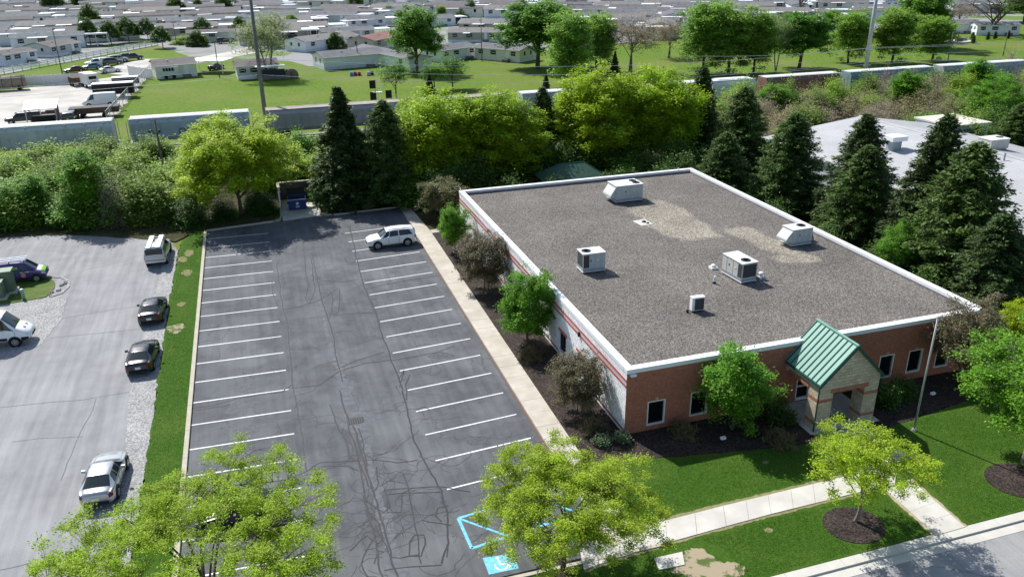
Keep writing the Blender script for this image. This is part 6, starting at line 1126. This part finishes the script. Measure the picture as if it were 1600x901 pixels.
for (px, py, sx, sy_, rz, lab) in ((330,112,9,6,-.45,'wide white carport roof joined to the cream home'),(560,44,12,4,.3,'long white awning beside the dark blue roofed home'),(650,62,9,5,.2,'white awning in front of the red brown roofed home')):
    b = G(px,py); o = thing('carport', lab, 'carport', (b.x,b.y,-.05), rz); MB().box((0,0,2.75),(sx,sy_,.14)).build('roof', M_WHITE, o)
    for x in (-sx/2+.2,sx/2-.2):
        for y in (-sy_/2+.2,sy_/2-.2): MB().box((x,y,1.35),(.14,.14,2.7)).build('post', M_WHITE, o)
b = G(495,40); o = thing('shed', 'small dark red shed between white awnings', 'shed', (b.x,b.y,-.05), .05); MB().box((0,0,1.5),(4.6,3.2,3.0)).build('wall', mat('barn_red', (.17,.015,.025), rough=.8), o); MB().box((0,0,3.05),(5.0,3.6,.14)).build('roof', M_WHITE, o)
b = G(455,121); o = thing('shed', 'little tan round topped shed beneath the sparse cottonwood', 'shed', (b.x,b.y,-.05), .2); MB().tube((0,-1.2,.6),(0,1.2,.6), 1.4, n=16).build('barrel_roof', mat('shed_tan', (.22,.18,.13), rough=.9), o); MB().box((0,-1.22,.7),(.9,.06,1.3)).build('door', M_POLE, o)
b = G(1490,66); o = thing('patio', 'raised patio with dark furniture and a pergola behind the bushy tree', 'patio', (b.x,b.y,-.05), .1); MB().box((0,0,.15),(11,6,.3)).build('deck', M_CONC2, o)
for x in (-4,-1):
    for y in (-2,2): MB().box((x,y,1.5),(.15,.15,2.8)).build('pergola_post', M_POLE, o)
MB().box((-2.5,0,2.9),(3.6,4.6,.12)).build('pergola_top', M_BLACK, o); MB().box((1.2,-.6,.75),(1.9,1.1,.9)).build('table', M_POLE, o); MB().box((3.6,0,.7),(1.8,1.4,.8), top=.6).build('grill_cover', mat('tarp_blue', (.18,.30,.42)), o)
for x in (.0,2.4): MB().box((x,.9,.8),(.7,.7,1.0)).build('chair', M_BLACK, o)
# the rest of the park: rows of copies
protos = []
for v in VAR:
    for det in (True, False): h = home(v[0], v[1], v[2], v[3], v[4], v[5], det); tag(h, vlab(v), group='%s and %s mobile homes' % (v[0], v[1])+('' if not v[4] else ' with carports')); h.location = (0,-3000,0); protos.append(h)
used = set(); rp_ = random.Random(12); count = 0
def visible(x, y):
    d = Vector((x,y,3))-CAM; z = d.dot(_fw); u_ = PW/2+F*d.dot(_r)/z; v_ = PH/2-F*d.dot(_u)/z; return -60 < u_ < PW+60 and -14 < v_ < 130
FARM = MB(); FK = {k: i for i, k in enumerate(list(WALLS)+list(ROOFS)+['cap'])}
def far_home(x, y, v, a):
    b = MB(); wc, rc, L_, W_, cp, pr = v; hx, hy = L_/2, W_/2; r_ = W_*.115; w_ = FK[wc]; k = FK[rc] if rc not in WALLS else 0; k = len(WALLS)+list(ROOFS).index(rc)
    b.box((0,0,1.45),(L_,W_,2.9), w_); b.poly([(-hx-.3,-hy-.3,2.9),(hx+.3,-hy-.3,2.9),(hx+.3,0,2.95+r_),(-hx-.3,0,2.95+r_)], k); b.poly([(hx+.3,hy+.3,2.9),(-hx-.3,hy+.3,2.9),(-hx-.3,0,2.95+r_),(hx+.3,0,2.95+r_)], k)
    for s_ in (-1,1): b.poly([(s_*hx,-hy,2.9),(s_*hx,hy,2.9),(s_*hx,0,2.9+r_)][::s_], w_)
    if cp: cw = 3.2+cp*.22; b.box((hx+cw/2,-hy*.25,2.9),(cw,W_*.8,.2), FK['cap']); b.box((-L_*.12,-hy-1.1,2.72),(cp*.42,2.2,.12), FK['cap'])
    for t in (-.33,.05,.34): b.box((L_*t,-hy-.02,1.95),(1.2,.06,1.1), len(FK))
    n = len(FARM.v); ca, sa = math.cos(a), math.sin(a); FARM.v += [(x+p[0]*ca-p[1]*sa, y+p[0]*sa+p[1]*ca, p[2]) for p in b.v]; FARM.f += [tuple(i+n for i in f) for f in b.f]; FARM.m += b.m
row = 0; y = 152.0
while y < 560:
    x = -190 + rp_.uniform(0,10); ang0 = .04 if True else 0
    while x < 520:
        zone = x + .25*y > 75; step = rp_.uniform(22.5,25) if not zone else rp_.uniform(21,23.5)
        fence_y = 150.8 + (x+62.8)*(203.8-150.8)/29.8 if x > -75 else 130
        ok = visible(x, y) and (y > fence_y+14 if x < -30 else y > 205-1.1*(x+30) if x < 12 else y > (156 if x < 120 else 168+.05*x)) and True
        if ok and all((x-a)**2+(y-b)**2 > (r+7)**2 for a, b, r in near_pos) and rp_.random() < (.74 if zone else .96):
            vi = rp_.randrange(len(VAR)); v = VAR[vi]
            if count >= 290:
                far_home(x, y+rp_.uniform(-1.2,1.2), v, rp_.gauss(.03,.03) if not zone else rp_.choice([-.45,-.5,-.42])); x += step; continue
            i = vi*2 + (0 if y < 255 else 1); src = protos[i]; h = src if i not in used else copy_tree(src); used.add(i)
            h.location = (x, y+rp_.uniform(-1.2,1.2), -.05); h.rotation_euler = (0,0,(rp_.gauss(.03,.03) if not zone else rp_.choice([-.45,-.5,-.42,1.1]) + rp_.gauss(0,.05)) + (math.pi if rp_.random() < .25 else 0)); count += 1
            if zone: h.scale = (1.12, 1.22, 1.25)
        x += step
    y += 12.2 if row % 2 else 15.5; row += 1
if FARM.v: tag(FARM.build('distant_homes', list(WALLS.values())+list(ROOFS.values())+[M_WHITE, M_GLASS]), 'distant mass of further mobile homes at the far end of the park', kind='stuff')
for i, h in enumerate(protos):
    if i not in used:
        for c in list(h.children_recursive): bpy.data.objects.remove(c)
        bpy.data.objects.remove(h)
print('homes', count, 'objects', len(bpy.data.objects), 'tris', sum(len(m.polygons)*2 for m in bpy.data.meshes))
